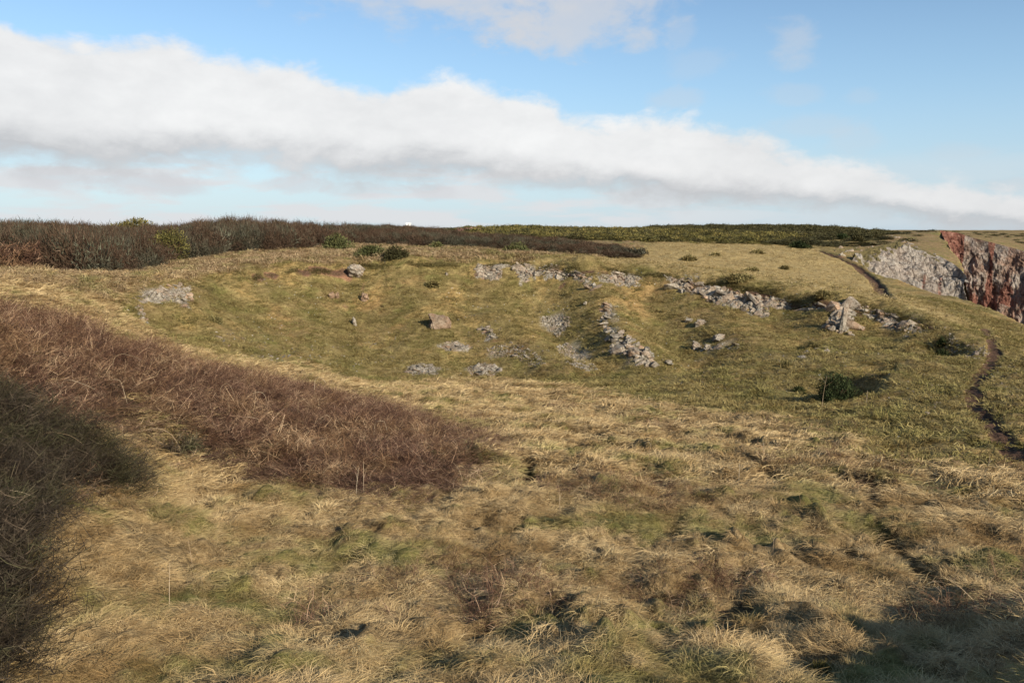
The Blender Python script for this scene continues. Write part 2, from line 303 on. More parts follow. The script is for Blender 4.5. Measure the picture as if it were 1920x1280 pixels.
redsoil = np.zeros_like(GX)
for l, wd in zip(red_lips, (.30, .34, .55)): redsoil = np.maximum(redsoil, 1 - sstep(seg_dist(GX, GY, l), wd * .5, wd))
def spot(u, v, pw, ph, k=1.0):
    global redsoil
    c = at(u, v); s = pw / F * c[1] * .5; q = max(.25, abs(at(u, v - ph / 2)[1] - at(u, v + ph / 2)[1]) * .5)
    return k * np.exp(-(((GX - c[0]) / s) ** 2 + ((GY - c[1]) / q) ** 2) ** 1.5)
for (u, v, pw, ph, k) in [(648, 573, 24, 8, .6), (680, 540, 12, 30, .5), (1055, 532, 22, 6, .9), (965, 655, 80, 36, .5), (930, 640, 30, 14, .5), (1128, 578, 20, 20, .5), (1140, 640, 22, 14, .5), (1690, 505, 60, 12, .5), (1570, 480, 20, 12, .6)]:
    redsoil = np.maximum(redsoil, spot(u, v, pw, ph, k))
rub = np.zeros_like(GX)
for (u, v, pw, ph, k) in [(1040, 608, 70, 40, .8), (1080, 672, 66, 44, .8), (795, 693, 76, 24, .9), (905, 694, 76, 24, .9), (850, 650, 70, 18, .7), (935, 665, 60, 20, .6), (1815, 655, 80, 40, .32), (1580, 655, 50, 24, .4), (1350, 648, 110, 14, .5), (490, 672, 110, 22, .4), (415, 635, 50, 24, .35), (1190, 665, 70, 50, .5), (1150, 590, 30, 50, .5), (300, 552, 90, 30, .7), (1400, 560, 140, 36, .5), (1690, 600, 120, 30, .5)]:
    rub = np.maximum(rub, spot(u, v, pw, ph, k))
OC = [
 ('rock_outcrop', 'thin pale ridge of rock crossing the brown slope above the big slab', [(1670, 443), (1690, 447), (1740, 474), (1772, 492), (1764, 494), (1730, 476), (1690, 455)], 34, 7, 24, 1.0),
 ('rock_outcrop', 'scattered pale stones on the slope beyond the upper path', [(1560, 462), (1640, 458), (1650, 480), (1600, 492), (1565, 478)], 26, 6, 25, .9),
 ('rock_outcrop', 'long low crag with an overhanging turf lip at the left end of the hollow', [(256, 556), (300, 545), (335, 534), (357, 534), (361, 568), (342, 576), (320, 562), (290, 568), (262, 570)], 60, 13, 1, 1.2),
 ('rock_outcrop', 'thin streak of pale rock running down below the leftmost crag', [(253, 573), (265, 573), (273, 606), (263, 603)], 14, 9, 2, 1),
 ('rock_outcrop', 'broken grey crag at the left end of the central rim band', [(890, 505), (905, 496), (943, 495), (940, 522), (920, 528), (895, 515)], 34, 11, 4, 1.2),
 ('rock_outcrop', 'ragged row of upright stones under the turf lip of the far rim', [(955, 498), (1000, 496), (1060, 500), (1072, 508), (1050, 518), (1010, 514), (982, 526), (965, 512)], 50, 9.5, 5, 1.3),
 ('rock_outcrop', 'narrow rib of stones falling diagonally from the middle of the far rim', [(1068, 506), (1090, 504), (1108, 524), (1124, 543), (1104, 541), (1084, 524)], 26, 10, 6, 1),
 ('rock_outcrop', 'scattered small stones under the rim between the diagonal rib and the longest crag', [(1118, 514), (1150, 506), (1208, 516), (1200, 526), (1184, 541), (1150, 530), (1135, 533)], 34, 8, 7, 1),
 ('rock_outcrop', 'longest broken crag of blocky grey limestone under the far rim', [(1248, 517), (1300, 523), (1380, 543), (1484, 556), (1484, 570), (1440, 576), (1438, 597), (1422, 594), (1385, 576), (1340, 566), (1310, 552), (1268, 545)], 130, 13.5, 8, 1.25),
 ('rock_outcrop', 'small tilted blocks between the longest crag and the white pinnacle', [(1506, 562), (1545, 564), (1556, 572), (1535, 580), (1510, 578)], 14, 13, 9, 1.1),
 ('rock_outcrop', 'pale upright buttress standing on the right half of the hollow', [(1572, 564), (1602, 568), (1600, 628), (1560, 622), (1542, 612), (1556, 596)], 34, 15, 10, 1.7),
 ('rock_outcrop', 'descending band of rounded grey stones right of the pale buttress', [(1604, 570), (1640, 576), (1690, 592), (1742, 616), (1735, 622), (1700, 618), (1668, 614), (1640, 590)], 95, 13.5, 11, 1.2),
 ('rock_outcrop', 'two clusters of stones at the top of the central diagonal spur', [(1128, 563), (1148, 566), (1152, 590), (1140, 604), (1128, 598)], 16, 10, 12, 1.1),
 ('rock_outcrop', 'large jagged crag at the foot of the central spur above the floor', [(1142, 636), (1164, 628), (1184, 634), (1216, 658), (1232, 688), (1205, 686), (1180, 668), (1148, 654)], 56, 14, 13, 1.4),
 ('rock_outcrop', 'thin line of stones joining the spur top to its jagged foot', [(1128, 602), (1140, 604), (1160, 628), (1150, 632)], 13, 8, 14, 1),
 ('rock_outcrop', 'low grey ledge above the left slab on the back slope', [(826, 644), (850, 640), (882, 650), (876, 660), (834, 658)], 24, 9, 15, .7),
 ('rock_outcrop', 'flat pale slab of rock at the foot of the back slope, left one', [(760, 694), (790, 682), (826, 690), (822, 704), (768, 704)], 30, 12, 16, .45),
 ('rock_outcrop', 'flat bluish slab of rock at the foot of the back slope, right one', [(876, 690), (902, 681), (942, 692), (920, 704), (882, 706)], 30, 12, 17, .55),
 ('rock_outcrop', 'cluster of grey stones in the turf right of the lone dome-shaped boulder', [(894, 612), (912, 612), (928, 628), (926, 638), (906, 630)], 14, 10, 18, .8),
 ('rock_outcrop', 'stones strewn over the bare reddish patch in the middle of the slope', [(912, 655), (960, 640), (1000, 655), (1030, 684), (1010, 690), (960, 672), (920, 674)], 44, 8, 19, .8),
 ('rock_outcrop', 'low slab line at the foot of the slope under the longest crag', [(1298, 644), (1330, 648), (1412, 646), (1410, 654), (1340, 655), (1300, 652)], 26, 10, 20, .6),
 ('rock_outcrop', 'loose stones near the floor below the pale buttress', [(1480, 660), (1560, 648), (1590, 652), (1580, 674), (1500, 668)], 26, 7, 21, .6),
 ('rock_outcrop', 'small rubble of stones just inside the rim near the red earth lip', [(470, 514), (512, 512), (512, 530), (480, 528)], 12, 6.5, 22, .7),
 ('rock_outcrop', 'trail of bleached stones on the left slope above the thicket', [(392, 622), (408, 624), (436, 655), (470, 668), (548, 662), (540, 676), (460, 674), (412, 650)], 30, 6.5, 23, .6)]
crag = np.zeros_like(GX)
for (_a, _b, poly, _c, _e, _f, _g) in OC:
    if _f in (24, 25, 9, 19, 20, 21, 22, 23): continue
    pl = [p[:2] for p in ats(poly)]; cx = np.mean([p[0] for p in pl]); cy = np.mean([p[1] for p in pl]); rr = max(math.hypot(p[0] - cx, p[1] - cy) for p in pl) + 2
    mk_ = np.hypot(GX - cx, GY - cy) < rr
    crag[mk_] = np.maximum(crag[mk_], sstep(sdist(GX[mk_], GY[mk_], pl) * .8 + .55 * fbm(GX[mk_] / .9, GY[mk_] / .6, .3, 3), -.12, .2))
rub = np.maximum(rub, crag * .9)
# heights
H = HB.copy()
near = 1 - sstep(GR, 30, 75)
tus = (1 - turf) * (1 - sstep(GR, 110, 160))
H += tus * (.20 * fbm(GX / 1.3, GY / 1.8, 0, 3) + .25 * np.abs(fbm(GX / .62, GY / .85, 0, 2)) * (.35 + .65 * near) * (.6 + .8 * sstep(fbm(GX / 3, GY / 3, 7.7), -.5, .5)))
H += turf * (.17 * fbm(GX / 2.5, GY / 2.0, 0, 4, .55) + .08 * fbm(GX / .5, GY / .5, 0, 2) * near)
H += .9 * fbm(GX / 30, GY / 30, 3.3, 3) * sstep(GR, 90, 200) * .6
H -= .42 * pitf * (1 + .3 * perlin(GX / .3, GY / .3)) * (1 - thick)
H -= .15 * trk
H -= .14 * patha + .30 * pathb
side = np.where(dA < 1.6, 1, 0)
# lip overhang of the rim: the turf stands a little proud and the face below is ragged
dr = seg_dist(GX, GY, rim_line)
H += np.exp(-(dr / 1.1) ** 2) * .25 * fbm(GX / 1.3, GY / 1.3, 0, 4, .6)
for l in red_lips[:2]: H += -.35 * np.exp(-(seg_dist(GX, GY + .9, l) / .55) ** 2)
lip_shade = np.exp(-(seg_dist(GX, GY + .5, rim_line[8:-1]) / .45) ** 2) * sstep(fbm(GX / 2.0, GY / 2.0, 9.1), -.7, -.1)  # strip under the rim lip, cut in and painted dark as its shadow line
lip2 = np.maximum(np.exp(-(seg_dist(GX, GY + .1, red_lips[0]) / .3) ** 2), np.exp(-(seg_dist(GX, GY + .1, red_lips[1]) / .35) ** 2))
H -= .32 * lip_shade
blkn = np.floor((fbm(GX / .8 + GY / 2.5, GY / .55, 1.1, 2) + 1) * 4) / 4 - 1
H += crag * (.30 * blkn + .16 * fbm(GX / .3, GY / .3, 0, 2))
# the dark hollow with a shaded left-facing bank
hx, hy = GX - hollow_c[0], GY - hollow_c[1]
hd = (hx / 1.25) ** 2 + (hy / 2.0) ** 2
H -= 1.25 * np.exp(-hd ** 1.5); H += .55 * np.exp(-(((hx - 1.9) / 1.1) ** 2 + (hy / 2.2) ** 2))
ec = at(1768, 650); H -= .9 * np.exp(-(((GX - ec[0]) / .8) ** 2 + ((GY - ec[1]) / 2.0) ** 2) ** 1.5)
mc = at(1715, 688); H += .35 * np.exp(-(((GX - mc[0]) / 1.2) ** 2 + ((GY - mc[1]) / 1.2) ** 2)); H -= .3 * np.exp(-(((GX - mc[0] + 1.6) / .9) ** 2 + ((GY - mc[1]) / .9) ** 2))
def G(x, y): return lookup(H, np.asarray(x, float), np.asarray(y, float))
def g1(x, y): return float(G(x, y))

# ------------------------------------------------------------------ object helpers
def tag(o, label=None, cat=None, group=None, kind=None):
    if label: o['label'] = label
    if cat: o['category'] = cat
    if group: o['group'] = group
    if kind: o['kind'] = kind
    return o
def mesh_np(name, V, Fq, mat=None, smooth=True):
    me = bpy.data.meshes.new(name); V = np.asarray(V, np.float32); Fq = np.asarray(Fq, np.int32)
    me.vertices.add(len(V)); me.vertices.foreach_set('co', V.ravel())
    k = Fq.shape[1]; me.loops.add(Fq.size); me.loops.foreach_set('vertex_index', Fq.ravel())
    me.polygons.add(len(Fq)); me.polygons.foreach_set('loop_start', np.arange(0, Fq.size, k, dtype=np.int32)); me.polygons.foreach_set('loop_total', np.full(len(Fq), k, np.int32))
    me.polygons.foreach_set('use_smooth', np.full(len(Fq), smooth)); me.update(calc_edges=True)
    if mat: me.materials.append(mat)
    return me
def link(name, data, parent=None):
    o = bpy.data.objects.new(name, data); COL.objects.link(o)
    if parent: o.parent = parent
    return o
def vattr(me, name, arr):
    a = me.attributes.new(name, 'FLOAT', 'POINT'); a.data.foreach_set('value', np.asarray(arr, np.float32).ravel())
def mat_new(name, rough=.9, spec=.15):
    m = bpy.data.materials.new(name); m.use_nodes = True; t = N(m.node_tree); b = m.node_tree.nodes['Principled BSDF']
    b.inputs['Roughness'].default_value = rough; b.inputs['Specular IOR Level'].default_value = spec
    return m, t, b
def geo_pos(t): return t.node('ShaderNodeNewGeometry').outputs['Position']
def att(t, name): return t.node('ShaderNodeAttribute', attribute_name=name).outputs['Fac']

# ------------------------------------------------------------------ ground
def ground_material():
    m, t, b = mat_new('ground_cover', .95, .08)
    p = geo_pos(t)
    n1 = t.noise(p, .35, 5, .6); n2 = t.noise(p, 2.2, 6, .65, .3); n3 = t.noise(p, 11, 4, .7); n4 = t.noise(p, 45, 2, .6); n0 = t.noise(p, .09, 4, .55)
    nx = t.math('ADD', t.math('MULTIPLY', n2, .5), t.math('MULTIPLY', n3, .5))
    turfc = t.ramp(nx, [(.36, (.085, .062, .025)), (.47, (.155, .115, .045)), (.54, (.225, .170, .068)), (.66, (.33, .255, .115))])
    brown = t.ramp(nx, [(.36, (.080, .050, .022)), (.5, (.16, .110, .046)), (.64, (.25, .18, .085))])
    turfc = t.mix(t.ss(t.math('ADD', t.math('MULTIPLY', n1, .7), t.math('MULTIPLY', n0, .3)), .46, .60, 0, .7), turfc, brown)
    grn = t.ramp(nx, [(.36, (.055, .062, .014)), (.55, (.125, .128, .034)), (.66, (.19, .18, .055))])
    turfc = t.mix(t.ss(t.noise(t.mapping(p, loc=(31, 7, 0)), .5, 4, .6), .52, .68, 0, .5), turfc, grn)
    tanc = t.ramp(nx, [(.34, (.07, .044, .020)), (.48, (.17, .115, .052)), (.60, (.29, .205, .10)), (.7, (.40, .30, .16))])
    tgr = t.ss(t.noise(t.mapping(p, loc=(3, 71, 0)), .55, 4, .6), .50, .62, 0, .7)
    tanc = t.mix(tgr, tanc, grn)
    dry = t.ramp(nx, [(.34, (.17, .122, .052)), (.5, (.30, .220, .095)), (.66, (.42, .32, .15))])
    mot = t.noise(t.mapping(p, loc=(9, 4, 0)), .28, 6, .65, .5); turfc = t.mix(1, turfc, t.ramp(mot, [(.34, (.62, .66, .55)), (.5, (1, 1, 1)), (.64, (1.35, 1.22, 1.15))]), 'MULTIPLY')
    c = t.mix(att(t, 'turf'), tanc, turfc)
    c = t.mix(att(t, 'dry'), c, dry)
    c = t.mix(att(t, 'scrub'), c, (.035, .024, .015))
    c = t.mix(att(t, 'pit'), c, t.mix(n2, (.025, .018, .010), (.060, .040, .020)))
    rubc = t.ramp(t.noise(p, 9, 4, .75), [(.35, (.075, .058, .036)), (.48, (.19, .16, .115)), (.60, (.38, .345, .285))])
    c = t.mix(t.ss(t.math('MULTIPLY', att(t, 'rub'), t.math('ADD', n3, .5)), .25, .75), c, rubc)
    redc = t.ramp(n3, [(.35, (.12, .055, .032)), (.6, (.27, .15, .09))])
    c = t.mix(t.ss(t.math('MULTIPLY', att(t, 'red'), t.math('ADD', n2, .5)), .25, .7), c, redc)
    soil_lipshade = t.ramp(n3, [(.35, (.045, .024, .015)), (.65, (.13, .078, .048))])
    c = t.mix(t.ss(t.math('ADD', att(t, 'soil_lipshade'), t.math('MULTIPLY', t.math('SUBTRACT', n3, .5), .5)), .35, .6), c, soil_lipshade)  # path earth; the same brown paints the shade line under the rim lip
    # stray white stones in the short turf
    vo = t.node('ShaderNodeTexVoronoi', feature='F1'); t.put(vo.inputs['Vector'], p); vo.inputs['Scale'].default_value = 2.2
    st = t.math('MULTIPLY', t.ss(vo.outputs['Distance'], .11, .07), t.math('MULTIPLY', t.ss(t.noise(p, .22, 2), .50, .58), att(t, 'stones')))
    c = t.mix(st, c, (.50, .48, .44))
    cav = t.math('MULTIPLY_ADD', n4, .5, .75); c = t.mix(1, c, t.mix(cav, (.6, .6, .6), (1.2, 1.2, 1.2)), 'MULTIPLY')
    t.put(b.inputs['Base Color'], c)
    bp = t.node('ShaderNodeBump'); bp.inputs['Strength'].default_value = .9; bp.inputs['Distance'].default_value = .12
    t.put(bp.inputs['Height'], t.math('ADD', t.math('MULTIPLY', n2, .9), t.math('ADD', t.math('MULTIPLY', n3, .6), t.math('MULTIPLY', n4, .25))))
    t.put(b.inputs['Normal'], bp.outputs[0])
    return m
nr, na = GX.shape
V = np.stack([GX, GY, H], -1).reshape(-1, 3)
idx = np.arange(nr * na).reshape(nr, na)
Q = np.stack([idx[:-1, :-1], idx[1:, :-1], idx[1:, 1:], idx[:-1, 1:]], -1).reshape(-1, 4)[:, ::-1]
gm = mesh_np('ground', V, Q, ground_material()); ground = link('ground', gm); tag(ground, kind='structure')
plateau = [p[:2] for p in rim_line[8:]] + [XY(1850, 50), XY(1760, 62), XY(1640, 84), XY(1600, 100), XY(1500, 130), XY(1250, 130), XY(1180, 100), XY(1130, 80)]
drym = sstep(sdist(GX, GY, plateau) + fbm(GX / 4, GY / 4) * 1.5, -.5, 3)
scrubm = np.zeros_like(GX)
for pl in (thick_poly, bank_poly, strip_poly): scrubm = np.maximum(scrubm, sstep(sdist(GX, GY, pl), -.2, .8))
bowl = [p[:2] for p in rim_line] + [p[:2] for p in turf_edge[::-1]]
for nm, ar in (('turf', turf), ('dry', drym * .8), ('scrub', scrubm * .9), ('pit', np.maximum(pitf * .9, trk * .6)), ('rub', rub), ('red', redsoil), ('soil_lipshade', np.maximum(np.maximum(patha, pathb), np.maximum(lip_shade, lip2) * .8)), ('stones', turf * (1 - sstep(GR, 60, 90)))): vattr(gm, nm, ar)
sea_m, t_, b_ = mat_new('sea_water', .15, .5); b_.inputs['Base Color'].default_value = (.02, .07, .09, 1)
bpn = t_.node('ShaderNodeBump'); bpn.inputs['Distance'].default_value = .4; t_.put(bpn.inputs['Height'], t_.noise(geo_pos(t_), .4, 5, .6)); t_.put(b_.inputs['Normal'], bpn.outputs[0])
sea = link('sea', mesh_np('sea', [(-2500, -2500, -34), (2500, -2500, -34), (2500, 2500, -34), (-2500, 2500, -34)], [(0, 1, 2, 3)], sea_m)); tag(sea, kind='structure')

# ------------------------------------------------------------------ cliffs across the cove
def cliff_material():
    m, t, b = mat_new('cliff_rock', .9, .2); p = geo_pos(t)
    st = t.mapping(p, scale=(.55, .55, .16), rot=(0, .25, 0))
    n1 = t.noise(st, 1.2, 7, .68, .6); n2 = t.noise(p, 1.6, 6, .72, .4); n3 = t.noise(p, .25, 4, .6)
    grey = t.ramp(t.math('ADD', t.math('MULTIPLY', n1, .5), t.math('MULTIPLY', n2, .5)), [(.34, (.07, .052, .040)), (.43, (.18, .14, .11)), (.52, (.31, .26, .21)), (.64, (.50, .45, .38))])
    warm = t.ramp(n2, [(.35, (.10, .045, .028)), (.6, (.33, .19, .12))])
    c = t.mix(t.math('MULTIPLY', t.ss(n3, .42, .60), t.math('MULTIPLY_ADD', att(t, 'pale'), -.42, .75)), grey, warm)
    c = t.mix(t.math('MULTIPLY', att(t, 'pale'), .35), c, (.50, .46, .38))
    red = t.ramp(n2, [(.33, (.085, .032, .022)), (.5, (.20, .082, .055)), (.68, (.34, .19, .135))])
    c = t.mix(t.ss(t.math('ADD', att(t, 'red'), t.math('MULTIPLY', t.math('SUBTRACT', n2, .5), 1.1)), .35, .62), c, red)
    vo = t.node('ShaderNodeTexVoronoi', feature='DISTANCE_TO_EDGE'); t.put(vo.inputs['Vector'], t.mapping(t.mix(.25, p, t.noise(p, .8, 4, .6, col=True)), scale=(1, 1, .45), rot=(0, .35, 0))); vo.inputs['Scale'].default_value = .75
    vo2 = t.node('ShaderNodeTexVoronoi', feature='DISTANCE_TO_EDGE'); t.put(vo2.inputs['Vector'], t.mapping(t.mix(.2, p, t.noise(p, 2, 4, .6, col=True)), scale=(1, 1, 1.6), rot=(0, .35, 0))); vo2.inputs['Scale'].default_value = 1.6
    crk = t.math('MULTIPLY', t.ss(vo.outputs['Distance'], 0, .09, .4, 1), t.ss(vo2.outputs['Distance'], 0, .08, .65, 1)); c = t.mix(1, c, t.mix(crk, (.22, .17, .13), (1, 1, 1)), 'MULTIPLY')
    gr = t.mix(n2, (.09, .075, .026), (.21, .165, .07))
    c = t.mix(t.ss(t.math('ADD', att(t, 'grass'), t.math('MULTIPLY', t.math('SUBTRACT', n1, .5), 1.4)), .45, .62), c, gr)
    t.put(b.inputs['Base Color'], c)
    bp = t.node('ShaderNodeBump'); bp.inputs['Strength'].default_value = 1; bp.inputs['Distance'].default_value = .8
    t.put(bp.inputs['Height'], t.math('ADD', n1, t.math('MULTIPLY', n2, .7))); t.put(b.inputs['Normal'], bp.outputs[0])
    return m
CLM = cliff_material()
def polyl(pts, n):
    pts = np.array(pts); d = np.concatenate([[0], np.cumsum(np.linalg.norm(np.diff(pts, axis=0), axis=1))]); s = np.linspace(0, d[-1], n)
    return np.stack([np.interp(s, d, pts[:, k]) for k in range(3)], -1)
def cliff(name, top, bot, ns, nt, amp, push, attrs, bulge=0.0, lift=.25):
    T_ = polyl(top, ns); B_ = polyl(bot, ns); t = np.linspace(0, 1, nt)[:, None, None]
    X = T_[None] * (1 - t) + B_[None] * t
    du = np.gradient(X, axis=1); dv = np.gradient(X, axis=0); nn = np.cross(dv, du); nn /= np.linalg.norm(nn, axis=2)[..., None] + 1e-9
    nn *= np.where((nn * push).sum(-1) < 0, -1, 1)[..., None]
    x, y, z = X[..., 0], X[..., 1], X[..., 2]
    n = 1.0 - 2 * np.abs(fbm(x / 5, y / 5, z / 9, 5, .55)) ; j = fbm(x / 1.6, y / 1.6, z / 2.6, 3, .6)
    blk = np.floor((fbm(x / 4 + 5, y / 4, z / 6, 2) + 1) * 5) / 5 - 1
    disp = amp * (.5 * n + .35 * j + .7 * blk)
    tt = np.broadcast_to(t[..., 0], x.shape); ssn = np.broadcast_to(np.linspace(0, 1, ns)[None], x.shape)
    X = X + nn * (disp * np.minimum(1, tt * 6 + .15) + bulge * np.sin(tt * math.pi))[..., None]
    X[..., 2] += lift * (1 - tt)
    i = np.arange(ns * nt).reshape(nt, ns)
    q = np.stack([i[:-1, :-1], i[1:, :-1], i[1:, 1:], i[:-1, 1:]], -1).reshape(-1, 4)
    me = mesh_np(name, X.reshape(-1, 3), q, CLM, smooth=False); o = link(name, me)
    red, grs = attrs(tt, ssn, X); vattr(me, 'red', red); vattr(me, 'grass', grs); vattr(me, 'pale', np.full(red.shape, 1.0 if name == 'rock_slab' else 0.0))
    return o
def pxu(X):  # bearing expressed as photo column, for placing the red beds
    return 960 + F * X[..., 0] / X[..., 1] * (CP + .12 * SP)
slab_t = [P(*q) for q in SLAB_TOP]; slab_b = [P(*q) for q in [(1592, 500, 98), (1640, 540, 97), (1700, 575, 97), (1760, 610, 97), (1800, 650, 98), (1818, 680, 99), (1832, 700, 100)]]
def slab_attr(t, s, X):
    u = pxu(X); red = .55 * np.exp(-((u - 1738) / 6) ** 2) * sstep(t, .3, .6) + .5 * np.exp(-((u - 1768) / 8) ** 2) * (t > .4) + .3 * np.exp(-((u - 1680) / 20) ** 2) * (t > .5)
    gs = sstep(u, 1700, 1610) * .62 + .85 * sstep(t, .30, .0) * sstep(u, 1815, 1740) + .4 * fbm(X[..., 0] / 1.6, X[..., 1] / 3, 0, 3) - .1 + .3 * fbm(X[..., 0] / 3, X[..., 1] / 3)
    return red, gs
o = cliff('rock_slab', slab_t, slab_b, 260, 140, 1.15, np.array((.2, -1, .6)), slab_attr, .5)
tag(o, 'pale grey limestone slab sloping into the cove beyond the upper path', 'cliff')
g_t = [P(1812, 520, 111), P(1794, 500, 124), P(1778, 465, 140), P(1764, 438, 164)]
g_b = [P(1812, 520, 111) + (2.0, .5, -26), P(1794, 500, 124) + (2.5, 0, -26), P(1778, 465, 140) + (3, 0, -28), P(1764, 438, 164) + (4, 0, -30)]
o = cliff('gully_wall', g_t, g_b, 90, 70, .8, np.array((1, -.5, .2)), lambda t, s, X: (np.full_like(t, .55), np.zeros_like(t)), 0)
tag(o, 'shaded red wall of the narrow gully behind the pale slab', 'cliff')
c_t = [P(*q) for q in [(1757, 437, 165), (1775, 439, 166), (1790, 441, 166), (1813, 449, 165), (1849, 458, 163), (1920, 477, 159), (2050, 505, 150), (2300, 540, 130)]]
for q_ in c_t: q_[1] -= 1.0
c_b = [p + np.array((0, -9, -32)) for p in c_t]
def main_attr(t, s, X):
    u = pxu(X) + 5 * fbm(X[..., 2] / 4, X[..., 0] / 8)
    red = 1.0 * sstep(u, 1812, 1804) + .9 * np.exp(-((u - 1858 - 14 * t) / 7) ** 2) + .45 * sstep(X[..., 2], -9, -16) + .35 * fbm(X[..., 0] / 5, X[..., 2] / 5) + .35 * np.exp(-((u - 1895) / 14) ** 2) * (t < .35) + .3 * np.exp(-((u - 1835) / 6) ** 2)
    return red, .15 * sstep(t, .12, 0) + np.zeros_like(t)
o = cliff('sea_cliff', c_t, c_b, 330, 150, 1.2, np.array((0, -1, .2)), main_attr, .6, .5)
tag(o, 'sheer grey sea cliff with red vertical bands at the far right', 'cliff')

# ------------------------------------------------------------------ rocks
def rock_material(name, tint=(1, 1, 1), warm=.35):
    m, t, b = mat_new(name, .92, .2); p = geo_pos(t); r = t.node('ShaderNodeObjectInfo').outputs['Random']
    n1 = t.noise(p, 2.4, 6, .7, .3); n2 = t.noise(p, 9, 5, .75); n3 = t.noise(p, .7, 3, .6)
    c = t.ramp(t.math('ADD', t.math('MULTIPLY', n1, .55), t.math('MULTIPLY', n2, .45)), [(.36, (.085, .068, .050)), (.46, (.215, .185, .145)), (.55, (.345, .310, .255)), (.68, (.50, .465, .40))])
    c = t.mix(t.math('MULTIPLY', t.ss(n3, .46, .60), warm), c, (.34, .23, .155))
    c = t.mix(t.math('MULTIPLY', t.ss(n2, .52, .62), .25), c, (.10, .09, .045))
    c = t.mix(1, c, t.mix(r, (.72, .70, .67), (1.12, 1.1, 1.06)), 'MULTIPLY'); c = t.mix(1, c, tint, 'MULTIPLY')
    vo = t.node('ShaderNodeTexVoronoi', feature='DISTANCE_TO_EDGE'); t.put(vo.inputs['Vector'], t.mapping(t.mix(.12, p, t.noise(p, 3, 3, .6, col=True)), scale=(1, 1, 1.8), rot=(.3, .25, 0))); vo.inputs['Scale'].default_value = 3.2
    crk = t.ss(vo.outputs['Distance'], .0, .06, .35, 1); c = t.mix(1, c, t.mix(crk, (.30, .26, .20), (1, 1, 1)), 'MULTIPLY')
    t.put(b.inputs['Base Color'], c)
    bp = t.node('ShaderNodeBump'); bp.inputs['Strength'].default_value = .9; bp.inputs['Distance'].default_value = .10
    t.put(bp.inputs['Height'], t.math('ADD', n1, t.math('MULTIPLY', n2, .6))); t.put(b.inputs['Normal'], bp.outputs[0])
    return m
ROCK = rock_material('limestone'); ROCKW = rock_material('pink_limestone', (1.0, .88, .79), .5)
def hull_rock(seed, n=18, flat=(1, 1, 1)):
    r = random.Random(seed); bm = bmesh.new()
    for k in range(n):
        v = Vector((r.gauss(0, 1), r.gauss(0, 1), r.gauss(0, 1))).normalized(); q = max(abs(v.x), abs(v.y), abs(v.z)); v = v / (q ** .75) * r.uniform(.75, 1.05)
        bm.verts.new((v.x * .5 * flat[0], v.y * .5 * flat[1], v.z * .5 * flat[2]))
    res = bmesh.ops.convex_hull(bm, input=bm.verts[:])
    for e in [g for g in res['geom_interior'] if isinstance(g, bmesh.types.BMVert)]: bm.verts.remove(e)
    bmesh.ops.delete(bm, geom=[v for v in bm.verts if not v.link_faces], context='VERTS')
    return bm
def rock_mesh(seed, mat, flat=(1, 1, 1), n=18):
    bm = hull_rock(seed, n, flat); me = bpy.data.meshes.new('rock'); bm.to_mesh(me); bm.free(); me.materials.append(mat); return me
ROCKS = [rock_mesh(s, ROCK if s % 5 else ROCKW, ((1, .8, .6), (.8, .8, .9), (1.1, .9, .45), (.8, .8, 1.0))[s % 4]) for s in range(16)]
def big_rock(seed, mat, size, sub=3, amp=.16):
    """a boulder with a broken surface: hull, subdivided, displaced"""
    bm = hull_rock(seed, 22, (1, 1, 1)); bmesh.ops.subdivide_edges(bm, edges=bm.edges[:], cuts=sub, use_grid_fill=True)
    co = np.array([v.co[:] for v in bm.verts]); d = amp * fbm(co[:, 0] * 2.5 + seed, co[:, 1] * 2.5, co[:, 2] * 4, 4, .6)
    for v, q in zip(bm.verts, d): v.co += v.co.normalized() * q; v.co.x *= size[0]; v.co.y *= size[1]; v.co.z *= size[2]
    me = bpy.data.meshes.new('boulder'); bm.to_mesh(me); bm.free(); me.materials.append(mat); return me
def in_poly_px(poly, r):
    us = [p[0] for p in poly]; vs = [p[1] for p in poly]
    for _ in range(400):
        u = r.uniform(min(us), max(us)); v = r.uniform(min(vs), max(vs))
        if bool(inside(np.array(u), np.array(v), poly)): return u, v
    return poly[0]
def outcrop(name, label, poly, n, px, seed, tall=1.0, group='limestone outcrops round the hollow', tilt=.8):
    """a crag: an Empty with every block a child of its own"""
    r = random.Random(seed); bx, by, bz = r.uniform(-.5, -.1), r.uniform(.1, .45), r.uniform(-.3, .3); cu = sum(p[0] for p in poly) / len(poly); cv = sum(p[1] for p in poly) / len(poly); c = at(cu, cv); c[2] = g1(c[0], c[1])
    e = bpy.data.objects.new(name, None); COL.objects.link(e); e.location = c; e.empty_display_size = .3; tag(e, label, 'rock outcrop', group)
    pts = []
    n = int(n * 1.3)
    for k in range(n * 8):
        if len(pts) >= n: break
        u, v = in_poly_px(poly, r); s = px * r.choice((.4, .5, .55, .65, .75, .9, 1.1, 1.5))
        if any(abs(u - a) < (s + b) * .24 and abs(v - d) < (s + b) * .17 for a, d, b in pts): continue
        pts.append((u, v, s))
    for (u, v, s) in pts:
        p = at(u, v); m = s / F * p[1]; z = g1(p[0], p[1])
        o = link('rock', r.choice(ROCKS), e)
        o.location = (p[0] - c[0], p[1] - c[1], z - c[2] + m * (-.07 if tall < 1.4 else .08))
        o.rotation_euler = (bx + r.gauss(0, .16), by + r.gauss(0, .16), bz + r.gauss(0, .25) + r.choice((0, 3.14159)))
        k_ = r.uniform(.7, 1.45); o.scale = (m * 1.6 * k_, m * 1.3, m * .82 * tall * (.7 + .3 * k_))
    return e
for i, (nm, lb, poly, n, px, sd, tall) in enumerate(OC): outcrop(nm, lb, poly, n, px, sd, tall)
